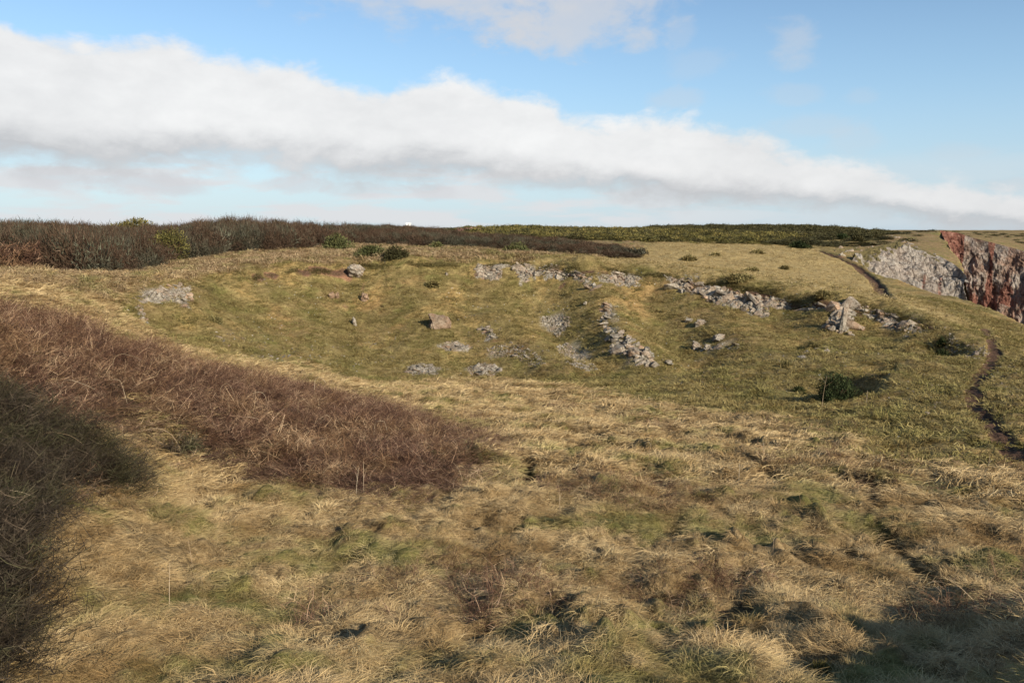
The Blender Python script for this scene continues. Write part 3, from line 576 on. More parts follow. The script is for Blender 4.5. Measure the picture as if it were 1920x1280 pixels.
BO = [(667, 507, 32, 22, 'grey capping boulder perched above red earth on the rim', 1.0), (823, 598, 46, 36, 'lone dome-shaped pinkish boulder in the middle of the back slope', .9), (1097, 569, 9, 9, 'small round pale boulder high on the slope above the scree', 1),
      (664, 603, 12, 14, 'narrow upright stone low on the left half of the back slope', 1.2), (684, 558, 16, 16, 'pinkish stone on the slope below the capping boulder', 1), (622, 553, 14, 12, 'left stone of the pinkish pair halfway up the left slope', .9), (632, 552, 12, 11, 'right stone of the pinkish pair halfway up the left slope', .9),
      (838, 512, 7, 6, 'tiny white stone on the turf left of the central rim crag', .8), (1292, 600, 14, 7, 'flat pale stone alone on the slope under the longest crag', .6), (1312, 604, 22, 12, 'flat grey slab stone beside a smaller one under the longest crag', .5), (1345, 632, 30, 14, 'wedge of pale rock just above the low slab line', .6),
      (1305, 646, 18, 14, 'rounded stone at the left end of the low slab line', .8), (1325, 649, 16, 11, 'second rounded stone at the left end of the low slab line', .8), (1253, 682, 20, 9, 'flat stone beyond the foot of the jagged spur crag', .5), (1505, 668, 26, 7, 'long flat white stone near the floor on the right', .4),
      (1829, 663, 16, 10, 'pale block beside the cliff path at the end of the hollow', .8), (1815, 664, 12, 9, 'smaller pale block next to the one beside the cliff path', .8), (1738, 776, 9, 7, 'pale stone on the open turf left of the cliff path', .8), (1728, 812, 8, 6, 'pale stone lower down the open turf left of the cliff path', .8), (1905, 692, 8, 6, 'white stone on the turf right of the cliff path', .8), (1580, 602, 12, 50, 'tall white upright stone face in the pale buttress', 1)]
for k, (u, v, pw, ph, lb, fl) in enumerate(BO):
    p = at(u, v + ph * .35); s = pw / F * p[1]; h = ph / F * p[1]; z = g1(p[0], p[1])
    o = link('boulder', big_rock(50 + k, ROCKW if k in (1, 4, 5, 6) else ROCK, (s, s * .8, h * 1.25), 3 if pw > 15 else 1)); o.location = (p[0], p[1], z + h * (.08 if k == 1 else .35)); o.rotation_euler = (0, .1, k * .7 if ph < 50 else 0)
    tag(o, lb, 'boulder', 'loose boulders on the turf')
# scree: too many stones to count
def scree(label, spots, n, px, seed):
    r = random.Random(seed); protos = []
    for k in range(6):
        bm = hull_rock(200 + k, 9, (1, .9, .7)); bm.verts.ensure_lookup_table(); protos.append((np.array([v.co[:] for v in bm.verts]), [[v.index for v in f.verts] for f in bm.faces])); 
        for i_, v in enumerate(bm.verts): v.index = i_
        protos[-1] = (np.array([v.co[:] for v in bm.verts]), [[v.index for v in f.verts] for f in bm.faces]); bm.free()
    Vs, Fs, k0 = [], [], 0
    for k in range(n):
        u, v = in_poly_px(r.choice(spots), r); p = at(u, v); m = px * r.uniform(.4, 1.4) / F * p[1]; M = np.array(Euler((r.uniform(-.5, .5), r.uniform(-.5, .5), r.uniform(0, 6.3))).to_matrix()) * m
        co, fs = r.choice(protos); Vs.append(co @ M.T + np.array((p[0], p[1], g1(p[0], p[1]) + m * .12))); Fs += [[q + k0 for q in f] for f in fs]; k0 += len(co)
    o = link('scree', mesh_np('scree', np.concatenate(Vs), Fs, ROCK, False)); tag(o, label, 'scree', 'patches of fine scree', 'stuff')
scree('fan of fine pale scree on the slope, upper one', [[(1008, 594), (1072, 594), (1066, 614), (1046, 634), (1030, 618)]], 420, 4.5, 31)
scree('fan of fine pale scree on the slope, lower one', [[(1042, 650), (1066, 646), (1090, 668), (1124, 692), (1098, 696), (1056, 674)]], 430, 4.5, 32)
scree('pale stones spilled between the hollow and the cliff path', [[(1784, 630), (1800, 640), (1856, 650), (1850, 676), (1790, 672), (1776, 655)], [(1770, 612), (1800, 640), (1785, 668), (1776, 640)]], 240, 4.2, 33)
scree('fine rubble under the far rim crags', [OC[5][2], OC[7][2], OC[8][2], OC[11][2], OC[4][2], OC[13][2]], 1100, 5.0, 34)
scree('fine rubble on the bare patches at the foot of the back slope', [OC[15][2], OC[16][2], OC[17][2], OC[19][2], OC[19][2], OC[2][2]], 800, 4.2, 35)
scree('stray white pebbles on the floor of the hollow', [[(1180, 690), (1500, 660), (1700, 660), (1650, 720), (1300, 745)], [(820, 600), (1120, 560), (1250, 690), (900, 700)], [(1700, 700), (1820, 700), (1820, 800), (1680, 800)], [(1870, 680), (1920, 680), (1920, 760), (1850, 720)], [(400, 620), (560, 650), (700, 640), (780, 690), (560, 690)]], 800, 3.6, 36)

# ------------------------------------------------------------------ scattered plants
def gn_scatter(name, pts, rot, scl, idx_, protos, label, cat, group=None):
    """grass and scrub nobody could count: one object that sets its tufts by geometry nodes"""
    me = bpy.data.meshes.new(name); n = len(pts); me.vertices.add(n); me.vertices.foreach_set('co', np.asarray(pts, np.float32).ravel())
    a = me.attributes.new('rot', 'FLOAT_VECTOR', 'POINT'); a.data.foreach_set('vector', np.asarray(rot, np.float32).ravel())
    a = me.attributes.new('scl', 'FLOAT_VECTOR', 'POINT'); a.data.foreach_set('vector', np.asarray(scl, np.float32).ravel())
    a = me.attributes.new('idx', 'INT', 'POINT'); a.data.foreach_set('value', np.asarray(idx_, np.int32))
    o = link(name, me); tag(o, label, cat, group, 'stuff')
    col = bpy.data.collections.new(name + '_kinds')
    for k, pm in enumerate(protos): col.objects.link(bpy.data.objects.new(f'{name}_kind_{k:02d}', pm))
    ng = bpy.data.node_groups.new(name + '_scatter', 'GeometryNodeTree')
    ng.interface.new_socket('Geometry', in_out='INPUT', socket_type='NodeSocketGeometry'); ng.interface.new_socket('Geometry', in_out='OUTPUT', socket_type='NodeSocketGeometry')
    nd = ng.nodes; gi = nd.new('NodeGroupInput'); go = nd.new('NodeGroupOutput'); ip = nd.new('GeometryNodeInstanceOnPoints'); ci = nd.new('GeometryNodeCollectionInfo')
    ci.inputs['Collection'].default_value = col; ci.inputs['Separate Children'].default_value = True; ci.inputs['Reset Children'].default_value = True
    L = ng.links.new
    def na_(nm, ty):
        q = nd.new('GeometryNodeInputNamedAttribute'); q.data_type = ty; q.inputs[0].default_value = nm
        return [s for s in q.outputs if s.enabled and s.name == 'Attribute'][0]
    er = nd.new('FunctionNodeEulerToRotation'); L(na_('rot', 'FLOAT_VECTOR'), er.inputs[0])
    L(gi.outputs[0], ip.inputs['Points']); L(ci.outputs[0], ip.inputs['Instance']); ip.inputs['Pick Instance'].default_value = True
    L(na_('idx', 'INT'), ip.inputs['Instance Index']); L(er.outputs[0], ip.inputs['Rotation']); L(na_('scl', 'FLOAT_VECTOR'), ip.inputs['Scale']); L(ip.outputs[0], go.inputs[0])
    md = o.modifiers.new('scatter', 'NODES'); md.node_group = ng
    return o
class Strip:
    """collects thin tapering ribbons"""
    def __init__(s): s.V = []; s.F = []; s.c = []
    def add(s, pts, w0, w1, side, col=0.0):
        k = len(s.V); n = len(pts)
        for i, p in enumerate(pts):
            w_ = w0 + (w1 - w0) * i / (n - 1); s.V.append(p - side * w_ / 2); s.V.append(p + side * w_ / 2); s.c += [col, col]
        for i in range(n - 1): s.F.append((k + 2 * i, k + 2 * i + 1, k + 2 * i + 3, k + 2 * i + 2))
    def mesh(s, name, mat):
        me = mesh_np(name, np.array(s.V), np.array(s.F), mat, True); vattr(me, 'hue', s.c); return me
def plant_material(name, stops, patch=None, patch_scale=.6, lo=.48, hi=.6, rnd=.35, trans=.0):
    """stops: dull to bright colours of single blades; patch: colours that take over in drifts across the ground"""
    m, t, b = mat_new(name, .85, .1); p = geo_pos(t); oi = t.node('ShaderNodeObjectInfo').outputs['Random']
    h = t.math('ADD', t.math('MULTIPLY', att(t, 'hue'), 1 - rnd), t.math('MULTIPLY', oi, rnd))
    k = len(stops) - 1; c = t.ramp(h, [(i / k, s) for i, s in enumerate(stops)])
    if patch:
        k = len(patch) - 1; c2 = t.ramp(h, [(i / k, s) for i, s in enumerate(patch)]); nz = t.noise(t.mapping(p, loc=(3, 71, 0)), patch_scale, 4, .6)
        c = t.mix(t.ss(t.math('ADD', nz, t.math('MULTIPLY', t.math('SUBTRACT', oi, .5), .10)), lo, hi), c, c2)
    c = t.mix(1, c, t.ramp(t.noise(t.mapping(p, loc=(5, 2, 8)), 1.1, 4, .65), [(.36, (.62, .56, .48)), (.5, (.96, .96, .95)), (.62, (1.16, 1.18, 1.18))]), 'MULTIPLY')
    t.put(b.inputs['Base Color'], c); return m
def dirv(a, e): return np.array((math.cos(a) * math.cos(e), math.sin(a) * math.cos(e), math.sin(e)))
def tuft(seed, mat, n=46, ln=(.22, .42), wd=.007, spread=.16, comb=.5, up=1.0):
    """a matted tuft: blades rise, lean with the wind and fall over"""
    r = np.random.default_rng(seed); S = Strip()
    for k in range(n):
        a = r.uniform(0, 6.283); rr = spread * math.sqrt(r.uniform()); root = np.array((rr * math.cos(a), rr * math.sin(a), -.03))
        d = dirv(a + r.normal(0, .6), 0) * r.uniform(.2, 1) + np.array((comb * 1.6, 0, 0)) * r.uniform(.3, 1.2); d /= np.linalg.norm(d) + 1e-6
        L_ = r.uniform(*ln); h = L_ * r.uniform(.35, .8) * up; sd = np.cross(d, (0, 0, 1)) + .45 * r.normal(size=3); sd /= np.linalg.norm(sd)
        lat = np.cross(d, (0, 0, 1)) * r.normal(0, .2) * L_
        pts = [root, root + d * L_ * .28 + np.array((0, 0, h * .75)), root + d * L_ * .62 + np.array((0, 0, h * .85)) + lat * .5, root + d * L_ * .98 + lat + np.array((0, 0, h * r.uniform(.25, .75)))]
        S.add(pts, wd, wd * .3, sd, r.beta(2, 2))
    return S.mesh('tuft', mat)
def twigs(seed, mat, n=46, hgt=(.5, 1.0), wd=.009, spread=.35, lean=.35, side=4, sl=.28):
    """a clump of bare stems with side shoots"""
    r = np.random.default_rng(seed); S = Strip()
    for k in range(n):
        a = r.uniform(0, 6.283); rr = spread * math.sqrt(r.uniform()); p = np.array((rr * math.cos(a), rr * math.sin(a), -.05)); L_ = r.uniform(*hgt)
        e = 1.5 - abs(r.normal(0, lean)) - lean * .5; a2 = a + r.normal(0, .9); pts = [p]; m = 4
        for i in range(m):
            q = dirv(a2, e); p = p + q * L_ / m; pts.append(p); e -= abs(r.normal(0, .22)); a2 += r.normal(0, .3)
        sd = np.array((r.normal(), r.normal(), .15)); sd /= np.linalg.norm(sd); hue = r.uniform() ** 1.6
        S.add(pts, wd, wd * .35, sd, hue)
        for j in range(side):
            f = r.uniform(.3, 1) * (m - .01); i = int(f); b0 = pts[i] + (pts[i + 1] - pts[i]) * (f - i); q = dirv(r.uniform(0, 6.283), r.uniform(-.2, 1.2)); s2 = np.cross(q, r.normal(size=3)); s2 /= np.linalg.norm(s2)
            l2 = sl * r.uniform(.4, 1.1); S.add([b0, b0 + q * l2 * .5, b0 + q * l2 + np.array((0, 0, r.normal(0, .15) * l2))], wd * .7, wd * .3, s2, hue * .7 + .3 * r.uniform())
    return S.mesh('twigs', mat)
def leafy(seed, mat, n=260, rad=(.5, .5, .42), ls=.07, wd=.03, inner=.55):
    """a bush crown: many short shoots through a domed volume"""
    r = np.random.default_rng(seed); S = Strip(); lob = [(dirv(r.uniform(0, 6.28), r.uniform(0, 1.4)) * .45, r.uniform(.45, .7)) for _ in range(6)]
    for k in range(n):
        c, q = lob[k % 6]; d = r.normal(size=3); d /= np.linalg.norm(d); rr = q * (inner + (1 - inner) * r.uniform() ** .5)
        p = (c + d * rr) * np.array(rad); p[2] = abs(p[2]) * 1.0
        g = d + .7 * r.normal(size=3) + np.array((0, 0, .5)); g /= np.linalg.norm(g); s2 = np.cross(g, r.normal(size=3)); s2 /= np.linalg.norm(s2)
        l = ls * r.uniform(.6, 1.4); S.add([p, p + g * l], wd * r.uniform(.6, 1.2), wd * .25, s2, r.uniform())
    return S.mesh('leafy', mat)
STRAW = [(.17, .108, .050), (.36, .248, .118), (.52, .375, .185), (.67, .52, .30)]
GREENG = [(.090, .078, .026), (.19, .165, .058), (.31, .255, .10), (.45, .36, .16)]
M_tus = plant_material('dead_tussock_grass', STRAW, GREENG, .55, .49, .68)
M_turf = plant_material('short_turf_grass', [(.096, .070, .027), (.188, .144, .054), (.285, .222, .088), (.41, .33, .145)], [(.076, .064, .021), (.148, .128, .042), (.228, .192, .067), (.335, .278, .115)], .4, .45, .6)
M_dry = plant_material('dry_plateau_grass', [(.17, .12, .054), (.29, .215, .095), (.40, .305, .145), (.52, .41, .22)], GREENG, .3, .56, .70)
M_fringe = plant_material('rank_fringe_grass', [(.13, .082, .045), (.26, .175, .095), (.38, .275, .15), (.52, .40, .24)], [(.09, .075, .03), (.17, .145, .055), (.26, .22, .09), (.36, .30, .14)], .35, .48, .66)
M_rim = plant_material('rim_lip_grass', [(.045, .036, .015), (.10, .080, .030), (.16, .132, .052), (.25, .205, .09)])
M_hum = plant_material('dry_hummock', [(.07, .06, .024), (.135, .112, .044), (.21, .17, .07), (.30, .24, .11)])
M_reddish = plant_material('bare_bramble_stems', [(.032, .017, .012), (.080, .042, .028), (.16, .088, .055), (.50, .34, .215)], [(.06, .034, .019), (.15, .085, .046), (.30, .185, .10), (.62, .46, .28)], .55, .47, .63, .15)
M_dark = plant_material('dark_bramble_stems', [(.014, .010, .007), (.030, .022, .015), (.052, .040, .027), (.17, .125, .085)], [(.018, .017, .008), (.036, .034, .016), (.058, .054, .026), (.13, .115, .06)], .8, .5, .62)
M_black = plant_material('blackthorn_twigs', [(.022, .013, .009), (.052, .031, .019), (.088, .057, .036), (.15, .103, .068)], [(.022, .020, .012), (.045, .041, .026), (.072, .068, .045), (.12, .112, .08)], .13, .5, .62)
M_greyg = plant_material('grey_green_scrub', [(.03, .03, .018), (.062, .06, .038), (.10, .098, .065), (.16, .155, .11)])
M_gorse = plant_material('gorse_shoots', [(.032, .032, .011), (.088, .080, .025), (.16, .135, .042), (.28, .21, .07)])
M_green = plant_material('low_green_shrub', [(.030, .034, .013), (.066, .072, .027), (.11, .112, .042), (.19, .175, .075)])
M_deep = plant_material('deep_green_bramble', [(.012, .018, .007), (.026, .036, .013), (.048, .060, .022), (.10, .105, .045)])
M_olive = plant_material('olive_scrub', [(.020, .019, .009), (.042, .040, .017), (.075, .068, .028), (.13, .11, .055)])

def ring_sample(n, r0, r1, a0, a1, pw=1.0):
    r = r0 + (r1 - r0) * rng.uniform(size=n) ** pw; a = np.radians(rng.uniform(a0, a1, n)); return r * np.sin(a), r * np.cos(a)
T_turf, T_thick, T_pit, T_path = turf, thick, np.maximum(pitf, trk), np.maximum(patha, pathb)
def mk(x, y, keep, mn): k = rng.uniform(size=len(x)) < keep; return x[k], y[k]
def scl3(s, hz=None): return np.stack([s, s, s if hz is None else hz], -1)

# long matted grass in front, and on the left shoulder beyond the thicket
x, y = ring_sample(150000, 4.6, 64, -37, 37, 1.05)
keep = (1 - lookup(turf, x, y)) * (1 - sstep(lookup(pitf, x, y), .02, .35)) * (1 - sstep(lookup(trk, x, y), .02, .4)) * (1 - .93 * sstep(lookup(sd_thick, x, y), .1, 1.2)) * (1 - sstep(sdist(x, y, bank_poly), -1, .5))
keep *= .12 + .88 * sstep(fbm(x / .8, y / .8, 5.5, 2), -.35, .1)
x, y = mk(x, y, keep, 0); d = np.hypot(x, y); n = len(x)
ang = -.5 + 3.2 * fbm(x / 2.2, y / 2.2, 2.2, 3) + rng.normal(0, .5, n)
s = rng.uniform(.62, 1.25, n) * (.60 + .015 * d) * (1 + .35 * fbm(x / 1.2, y / 1.2, 8.8, 2))
tl = rng.normal(0, .16, (n, 2))
near_p = [tuft(s_, M_tus, 58, (.10, .25), .0062, .20, .45 + .1 * (s_ % 3), .30) for s_ in range(5)] + [tuft(5, M_tus, 36, (.14, .28), .006, .10, .25, .8)]
far_p = [tuft(s_ + 20, M_tus, 28, (.16, .32), .014, .22, .5, .42) for s_ in range(4)]
far = d > 17
gn_scatter('dead_grass', np.stack([x, y, G(x, y)], -1)[~far], np.stack([tl[:, 0], tl[:, 1], ang], -1)[~far], scl3(s)[~far], rng.integers(0, 60, n)[~far] % 11 // 2, near_p, 'matted straw-coloured tussock grass sloping down in the foreground', 'grass')
gn_scatter('dead_grass', np.stack([x, y, G(x, y)], -1)[far], np.stack([tl[:, 0], tl[:, 1], ang], -1)[far], scl3(s)[far], rng.integers(0, 4, n)[far], far_p, 'straw-coloured tussock grass between the near slope and the hollow', 'grass')
# pale grass fringe before the skyline thicket
x, y = ring_sample(22000, 52, 104, -33, 10, 1.0)
fr = (1 - lookup(turf, x, y)) * (1 - sstep(sdist(x, y, bank_poly), -.5, .8)) * (1 - sstep(sdist(x, y, strip_poly), -.5, .8)); x, y = mk(x, y, fr * .8, 0); n = len(x)
gn_scatter('dead_grass', np.stack([x, y, G(x, y)], -1), np.stack([rng.normal(0, .15, n), rng.normal(0, .15, n), rng.uniform(0, 6.3, n)], -1), scl3(rng.uniform(1.1, 2.0, n)), rng.integers(0, 4, n), [tuft(s_ + 30, M_fringe, 24, (.16, .32), .022, .24, .3, .9) for s_ in range(4)], 'pale rank grass along the foot of the skyline thicket', 'grass')
# short turf of the hollow and the right shoulder
x, y = ring_sample(135000, 17, 76, -30, 37, .9)
keep = lookup(turf, x, y) * (1 - sstep(lookup(T_path, x, y), .05, .5)) * (1 - .6 * lookup(rub, x, y)) * (1 - .85 * lookup(crag, x, y)) * (1 - .8 * lookup(redsoil, x, y)) * (lookup(sdc, x, y) < -1) * (1 - .85 * lookup(drym, x, y)); keep *= .25 + .75 * sstep(fbm(x / 1.1, y / 1.1, 1.5, 3), -.3, .2)
x, y = mk(x, y, keep, 0); n = len(x)
gn_scatter('turf_grass', np.stack([x, y, G(x, y)], -1), np.stack([rng.normal(0, .2, n), rng.normal(0, .2, n), rng.uniform(0, 6.3, n)], -1), scl3(rng.uniform(.5, 1.5, n) * (1 + .5 * fbm(x / 1.4, y / 1.4, 5.1, 2))), rng.integers(0, 4, n), [tuft(s_ + 40, M_turf, 18, (.09, .2), .018, .22, .3, .7) for s_ in range(4)], 'short olive turf in the hollow and on the cliff-top shoulder', 'grass')
x, y = ring_sample(30000, 50, 150, -8, 36, 1.0)
keep = lookup(drym, x, y) * (1 - lookup(T_path, x, y)) * (lookup(sdc, x, y) < -1) * .8; x, y = mk(x, y, keep, 0); n = len(x)
gn_scatter('turf_grass', np.stack([x, y, G(x, y)], -1), np.stack([rng.normal(0, .2, n), rng.normal(0, .2, n), rng.uniform(0, 6.3, n)], -1), scl3(rng.uniform(.6, 1.5, n)), rng.integers(0, 4, n), [tuft(s_ + 60, M_dry, 16, (.10, .24), .022, .3, .3, .6) for s_ in range(4)], 'bleached short grass on the plateau behind the hollow', 'grass')

# longer dark grass that hangs along the lip of the rim
rl = np.array([p[:2] for p in rim_line[2:]]); sg_ = np.concatenate([[0], np.cumsum(np.hypot(*np.diff(rl, axis=0).T))]); q = rng.uniform(0, sg_[-1], 3000)
x = np.interp(q, sg_, rl[:, 0]) + rng.normal(0, .14, len(q)); y = np.interp(q, sg_, rl[:, 1]) + rng.normal(.12, .14, len(q)); x, y = mk(x, y, sstep(fbm(x / 2.5, y / 2.5, 4.2, 2), -.45, .2) * (1 - .8 * lookup(crag, x, y)), 0); n = len(x)
gn_scatter('rim_grass', np.stack([x, y, G(x, y)], -1), np.stack([rng.normal(0, .2, n), rng.normal(0, .2, n), rng.uniform(0, 6.3, n)], -1), scl3(rng.uniform(.5, 1.1, n)), rng.integers(0, 4, n), [tuft(s_ + 90, M_rim, 24, (.14, .30), .018, .2, .2, 1.0) for s_ in range(4)], 'darker grass fringe hanging over the lip of the hollow', 'grass')

# bramble thicket of the left bank
x, y = ring_sample(17000, 5.5, 37, -62, 0, .95)
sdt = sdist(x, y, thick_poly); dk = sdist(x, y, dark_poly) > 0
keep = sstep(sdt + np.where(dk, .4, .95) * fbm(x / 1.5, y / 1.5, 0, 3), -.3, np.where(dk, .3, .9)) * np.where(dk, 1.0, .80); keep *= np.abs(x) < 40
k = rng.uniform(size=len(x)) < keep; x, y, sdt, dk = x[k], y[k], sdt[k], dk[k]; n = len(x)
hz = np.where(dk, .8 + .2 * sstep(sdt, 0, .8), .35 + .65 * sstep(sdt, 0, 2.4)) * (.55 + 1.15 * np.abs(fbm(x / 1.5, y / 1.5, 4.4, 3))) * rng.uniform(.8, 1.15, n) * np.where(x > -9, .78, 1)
s = rng.uniform(.8, 1.2, n)
pr = [twigs(s_, M_reddish, 22, (.45, .95), .011, .34, .55, 4, .24) for s_ in range(5)]
ang = rng.uniform(0, 6.3, n); rt = np.stack([rng.normal(0, .15, n), rng.normal(0, .15, n), ang], -1)
P3 = np.stack([x, y, G(x, y)], -1)
gn_scatter('bramble_thicket', P3[~dk], rt[~dk], scl3(s, hz)[~dk], rng.integers(0, 5, n)[~dk], pr, 'red-brown winter bramble thicket covering the left bank', 'thicket')
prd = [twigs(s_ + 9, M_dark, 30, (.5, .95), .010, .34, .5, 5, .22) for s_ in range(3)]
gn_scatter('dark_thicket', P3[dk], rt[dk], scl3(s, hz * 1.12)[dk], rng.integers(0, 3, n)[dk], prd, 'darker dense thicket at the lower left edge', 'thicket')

x, y = ring_sample(3200, 9, 34, -14, 34, 1.0)
keep = (1 - lookup(turf, x, y)) * sstep(fbm(x / 4, y / 4, 8.1, 3), .05, .5) * (sdist(x, y, thick_poly) < 0); x, y = mk(x, y, keep, 0); n = len(x)
gn_scatter('dead_stems', np.stack([x, y, G(x, y)], -1), np.stack([rng.normal(0, .35, n), rng.normal(0, .35, n), rng.uniform(0, 6.3, n)], -1), scl3(rng.uniform(.35, .7, n), rng.uniform(.2, .5, n)), rng.integers(0, 5, n), pr, 'reddish dead stems lying through the grass on the right slope', 'dead stems')

# skyline thickets
def mass(name, label, poly, dens_n, r0, r1, a0, a1, protos, s0, s1, hfun, cat='thicket', edge=1.2, rag=0):
    x, y = ring_sample(dens_n, r0, r1, a0, a1, 1.0); sd_ = sdist(x, y, poly); nn_ = fbm(x / 4, y / 4); k = (sd_ + .8 * nn_ > 0) if not rag else (rng.uniform(size=len(x)) < np.clip(.15 + sd_ / rag + .55 * fbm(x / 7, y / 12, 3.3, 3), 0, 1) * (sd_ > 0)); x, y, sd_ = x[k], y[k], sd_[k]; n = len(x)
    h = hfun(x, y) * (.5 + .5 * sstep(sd_, 0, edge)) * (.66 + .55 * np.abs(fbm(x / 3.2, y / 3.2, 6.6, 3)) + .45 * np.abs(perlin(x / 6, y / 6, 2.6))) * rng.uniform(.85, 1.12, n); h = np.minimum(h, 1.12 * hfun(x, y)); s = rng.uniform(s0, s1, n)
    gn_scatter(name, np.stack([x, y, G(x, y)], -1), np.stack([rng.normal(0, .1, n), rng.normal(0, .1, n), rng.uniform(0, 6.3, n)], -1), scl3(s, h), rng.integers(0, len(protos), n), protos, label, cat)
pb = [twigs(s_ + 70, M_black, 36, (.45, .70), .024, .42, .45, 7, .24) for s_ in range(3)] + [leafy(s_ + 80, M_black, 420, (.66, .66, .70), .13, .020, .6) for s_ in range(4)] + [leafy(88, M_greyg, 260, (.6, .6, .6), .12, .03, .6)]
def top_h(pts):                      # canopy height that carries the skyline seen in the photograph
    us = [p[0] for p in pts]; vs = [p[1] for p in pts]
    return lambda x, y: np.clip((428 - np.interp(960 + F * x / y, us, vs)) / F * y - G(x, y), .3, 4.8) * 1.09
mass('blackthorn_thicket', 'dark bare blackthorn thicket along the left skyline', bank_poly, 5200, 54, 140, -44, -3, pb, 1.6, 2.4, top_h([(-600, 405), (0, 405), (60, 402), (150, 408), (230, 416), (330, 413), (400, 402), (470, 397), (530, 404), (640, 412), (760, 418)]))
mass('blackthorn_thicket', 'low dark strip of blackthorn behind the middle of the hollow', strip_poly, 12500, 80, 140, -14, 12, pb, 1.0, 1.6, lambda x, y: np.interp(960 + F * x / y, [600, 760, 1000, 1150, 1210], [2.1, 1.9, 1.5, 1.0, .5]))
pg = [leafy(s_ + 3, M_gorse, 240, (.5, .5, .5), .10, .05) for s_ in range(3)]; po = [leafy(s_ + 13, M_olive, 240, (.5, .5, .5), .11, .055) for s_ in range(3)]
pgr = [leafy(s_ + 23, M_green, 300, (.5, .5, .5), .09, .04) for s_ in range(3)]
mass('gorse_thicket', 'yellow-green gorse thicket on the skyline right of centre', gorse_poly, 7500, 118, 215, -6, 20, pg + po[:2], 1.8, 3.2, lambda x, y: .7 + np.clip((y - 110) * .05, 0, 1.3), 'gorse', 6, 22)
mass('scrub', 'dark olive scrub on the low ridge at the right skyline', scrub_poly, 8500, 138, 295, 6, 27, po, 2.6, 4.4, lambda x, y: .7 + .016 * np.maximum(y - 130, 0), 'scrub', 5, 34)
# scattered tufts of scrub on far slopes left and right
x, y = ring_sample(900, 150, 420, -36, 36, 1.0); k = lookup(sdc, x, y) < -3; x, y = x[k], y[k]; n = len(x)
gn_scatter('scrub', np.stack([x, y, G(x, y)], -1), np.stack([np.zeros(n), np.zeros(n), rng.uniform(0, 6.3, n)], -1), scl3(rng.uniform(2, 5, n), rng.uniform(.5, 1.3, n)), rng.integers(0, 3, n), po, 'low far-off scrub dotted over the distant heath', 'scrub')

# ------------------------------------------------------------------ bushes that can be told apart
BUSH = [
 (322, 489, 92, 62, 'g', 'rounded yellow-green gorse bush set in the dark thicket at upper left', 'gorse bush'),
 (250, 430, 90, 24, 'g', 'gorse tops showing above the dark thicket on the left skyline', 'gorse bush'),
 (632, 468, 56, 26, 'n', 'green shrub standing in pale grass behind the capping boulder', 'bush'),
 (695, 480, 62, 22, 'n', 'low green shrub second from the left in the row behind the far rim', 'bush'),
 (745, 484, 50, 26, 'o', 'olive shrub third from the left in the row behind the far rim', 'bush'),
 (818, 466, 26, 14, 'n', 'small green bush between the shrub row and the dark thicket strip', 'bush'),
 (970, 474, 52, 20, 'n', 'bright green bush at the foot of the dark thicket strip', 'gorse bush'),
 (1190, 478, 34, 18, 'b', 'dark round bush at the right tip of the thicket strip', 'bush'),
 (880, 424, 50, 12, 'p', 'pinkish-brown bare bush at the left end of the gorse skyline', 'bush'),
 (1390, 526, 62, 16, 'h', 'flat olive hummock just behind the longest crag', 'bush'), (1545, 556, 38, 13, 'h', 'flat hummock on the rim lip above the small tilted blocks', 'bush'), (1290, 488, 34, 9, 'h', 'low hummock on the bleached plateau, nearest the gorse', 'bush'),
 (1410, 508, 22, 7, 'h', 'small low hummock behind the flat olive one', 'bush'), (1472, 505, 18, 6, 'h', 'small low hummock on the plateau left of the upper path', 'bush'), (1420, 476, 24, 6, 'h', 'distant low hummock in the middle of the plateau', 'bush'), (1340, 479, 20, 5, 'h', 'distant low hummock left of the middle of the plateau', 'bush'),
 (1498, 466, 40, 12, 'd', 'dark bush where the upper path meets the scrub', 'bush'), (1578, 448, 22, 11, 'd', 'dark green bush on the slope above the upper path', 'bush'), (1606, 452, 22, 13, 'o', 'round bush right of the dark green one above the upper path', 'bush'),
 (1572, 748, 96, 50, 'd', 'dark green bramble bush filling the small hollow on the right', 'bush'), (1497, 728, 26, 16, 'd', 'small dark bush left of the bramble-filled hollow', 'bush'), (1474, 684, 24, 12, 'h', 'small green tuft of shrub on the floor of the hollow', 'bush'), (1525, 652, 26, 10, 'h', 'low dark tuft on the right part of the slope', 'bush'),
 (1768, 632, 18, 16, 'd', 'upper dark shrub in the notch at the right end of the hollow', 'bush'), (1766, 662, 34, 26, 'd', 'lower dark shrub in the notch at the right end of the hollow', 'bush'), (403, 604, 30, 14, 'h', 'low dark tuft on the left part of the back slope', 'bush'), (810, 537, 26, 12, 'h', 'dark tuft of grass high on the middle slope', 'bush'),
 (10, 500, 90, 60, 'r', 'brown bramble clump at the left edge below the skyline thicket', 'bramble'), (325, 845, 90, 50, 'r2', 'purple-brown bramble clump at the foot of the left thicket', 'bramble'), (1535, 1262, 90, 40, 'g', 'low gorse clump at the bottom edge in front of the shadow', 'gorse bush')]
M_pink = plant_material('pinkish_twigs', [(.10, .05, .04), (.19, .10, .08), (.26, .15, .12), (.34, .22, .17)])
kinds = {'g': pg, 'n': pgr, 'o': po, 'd': pgr}
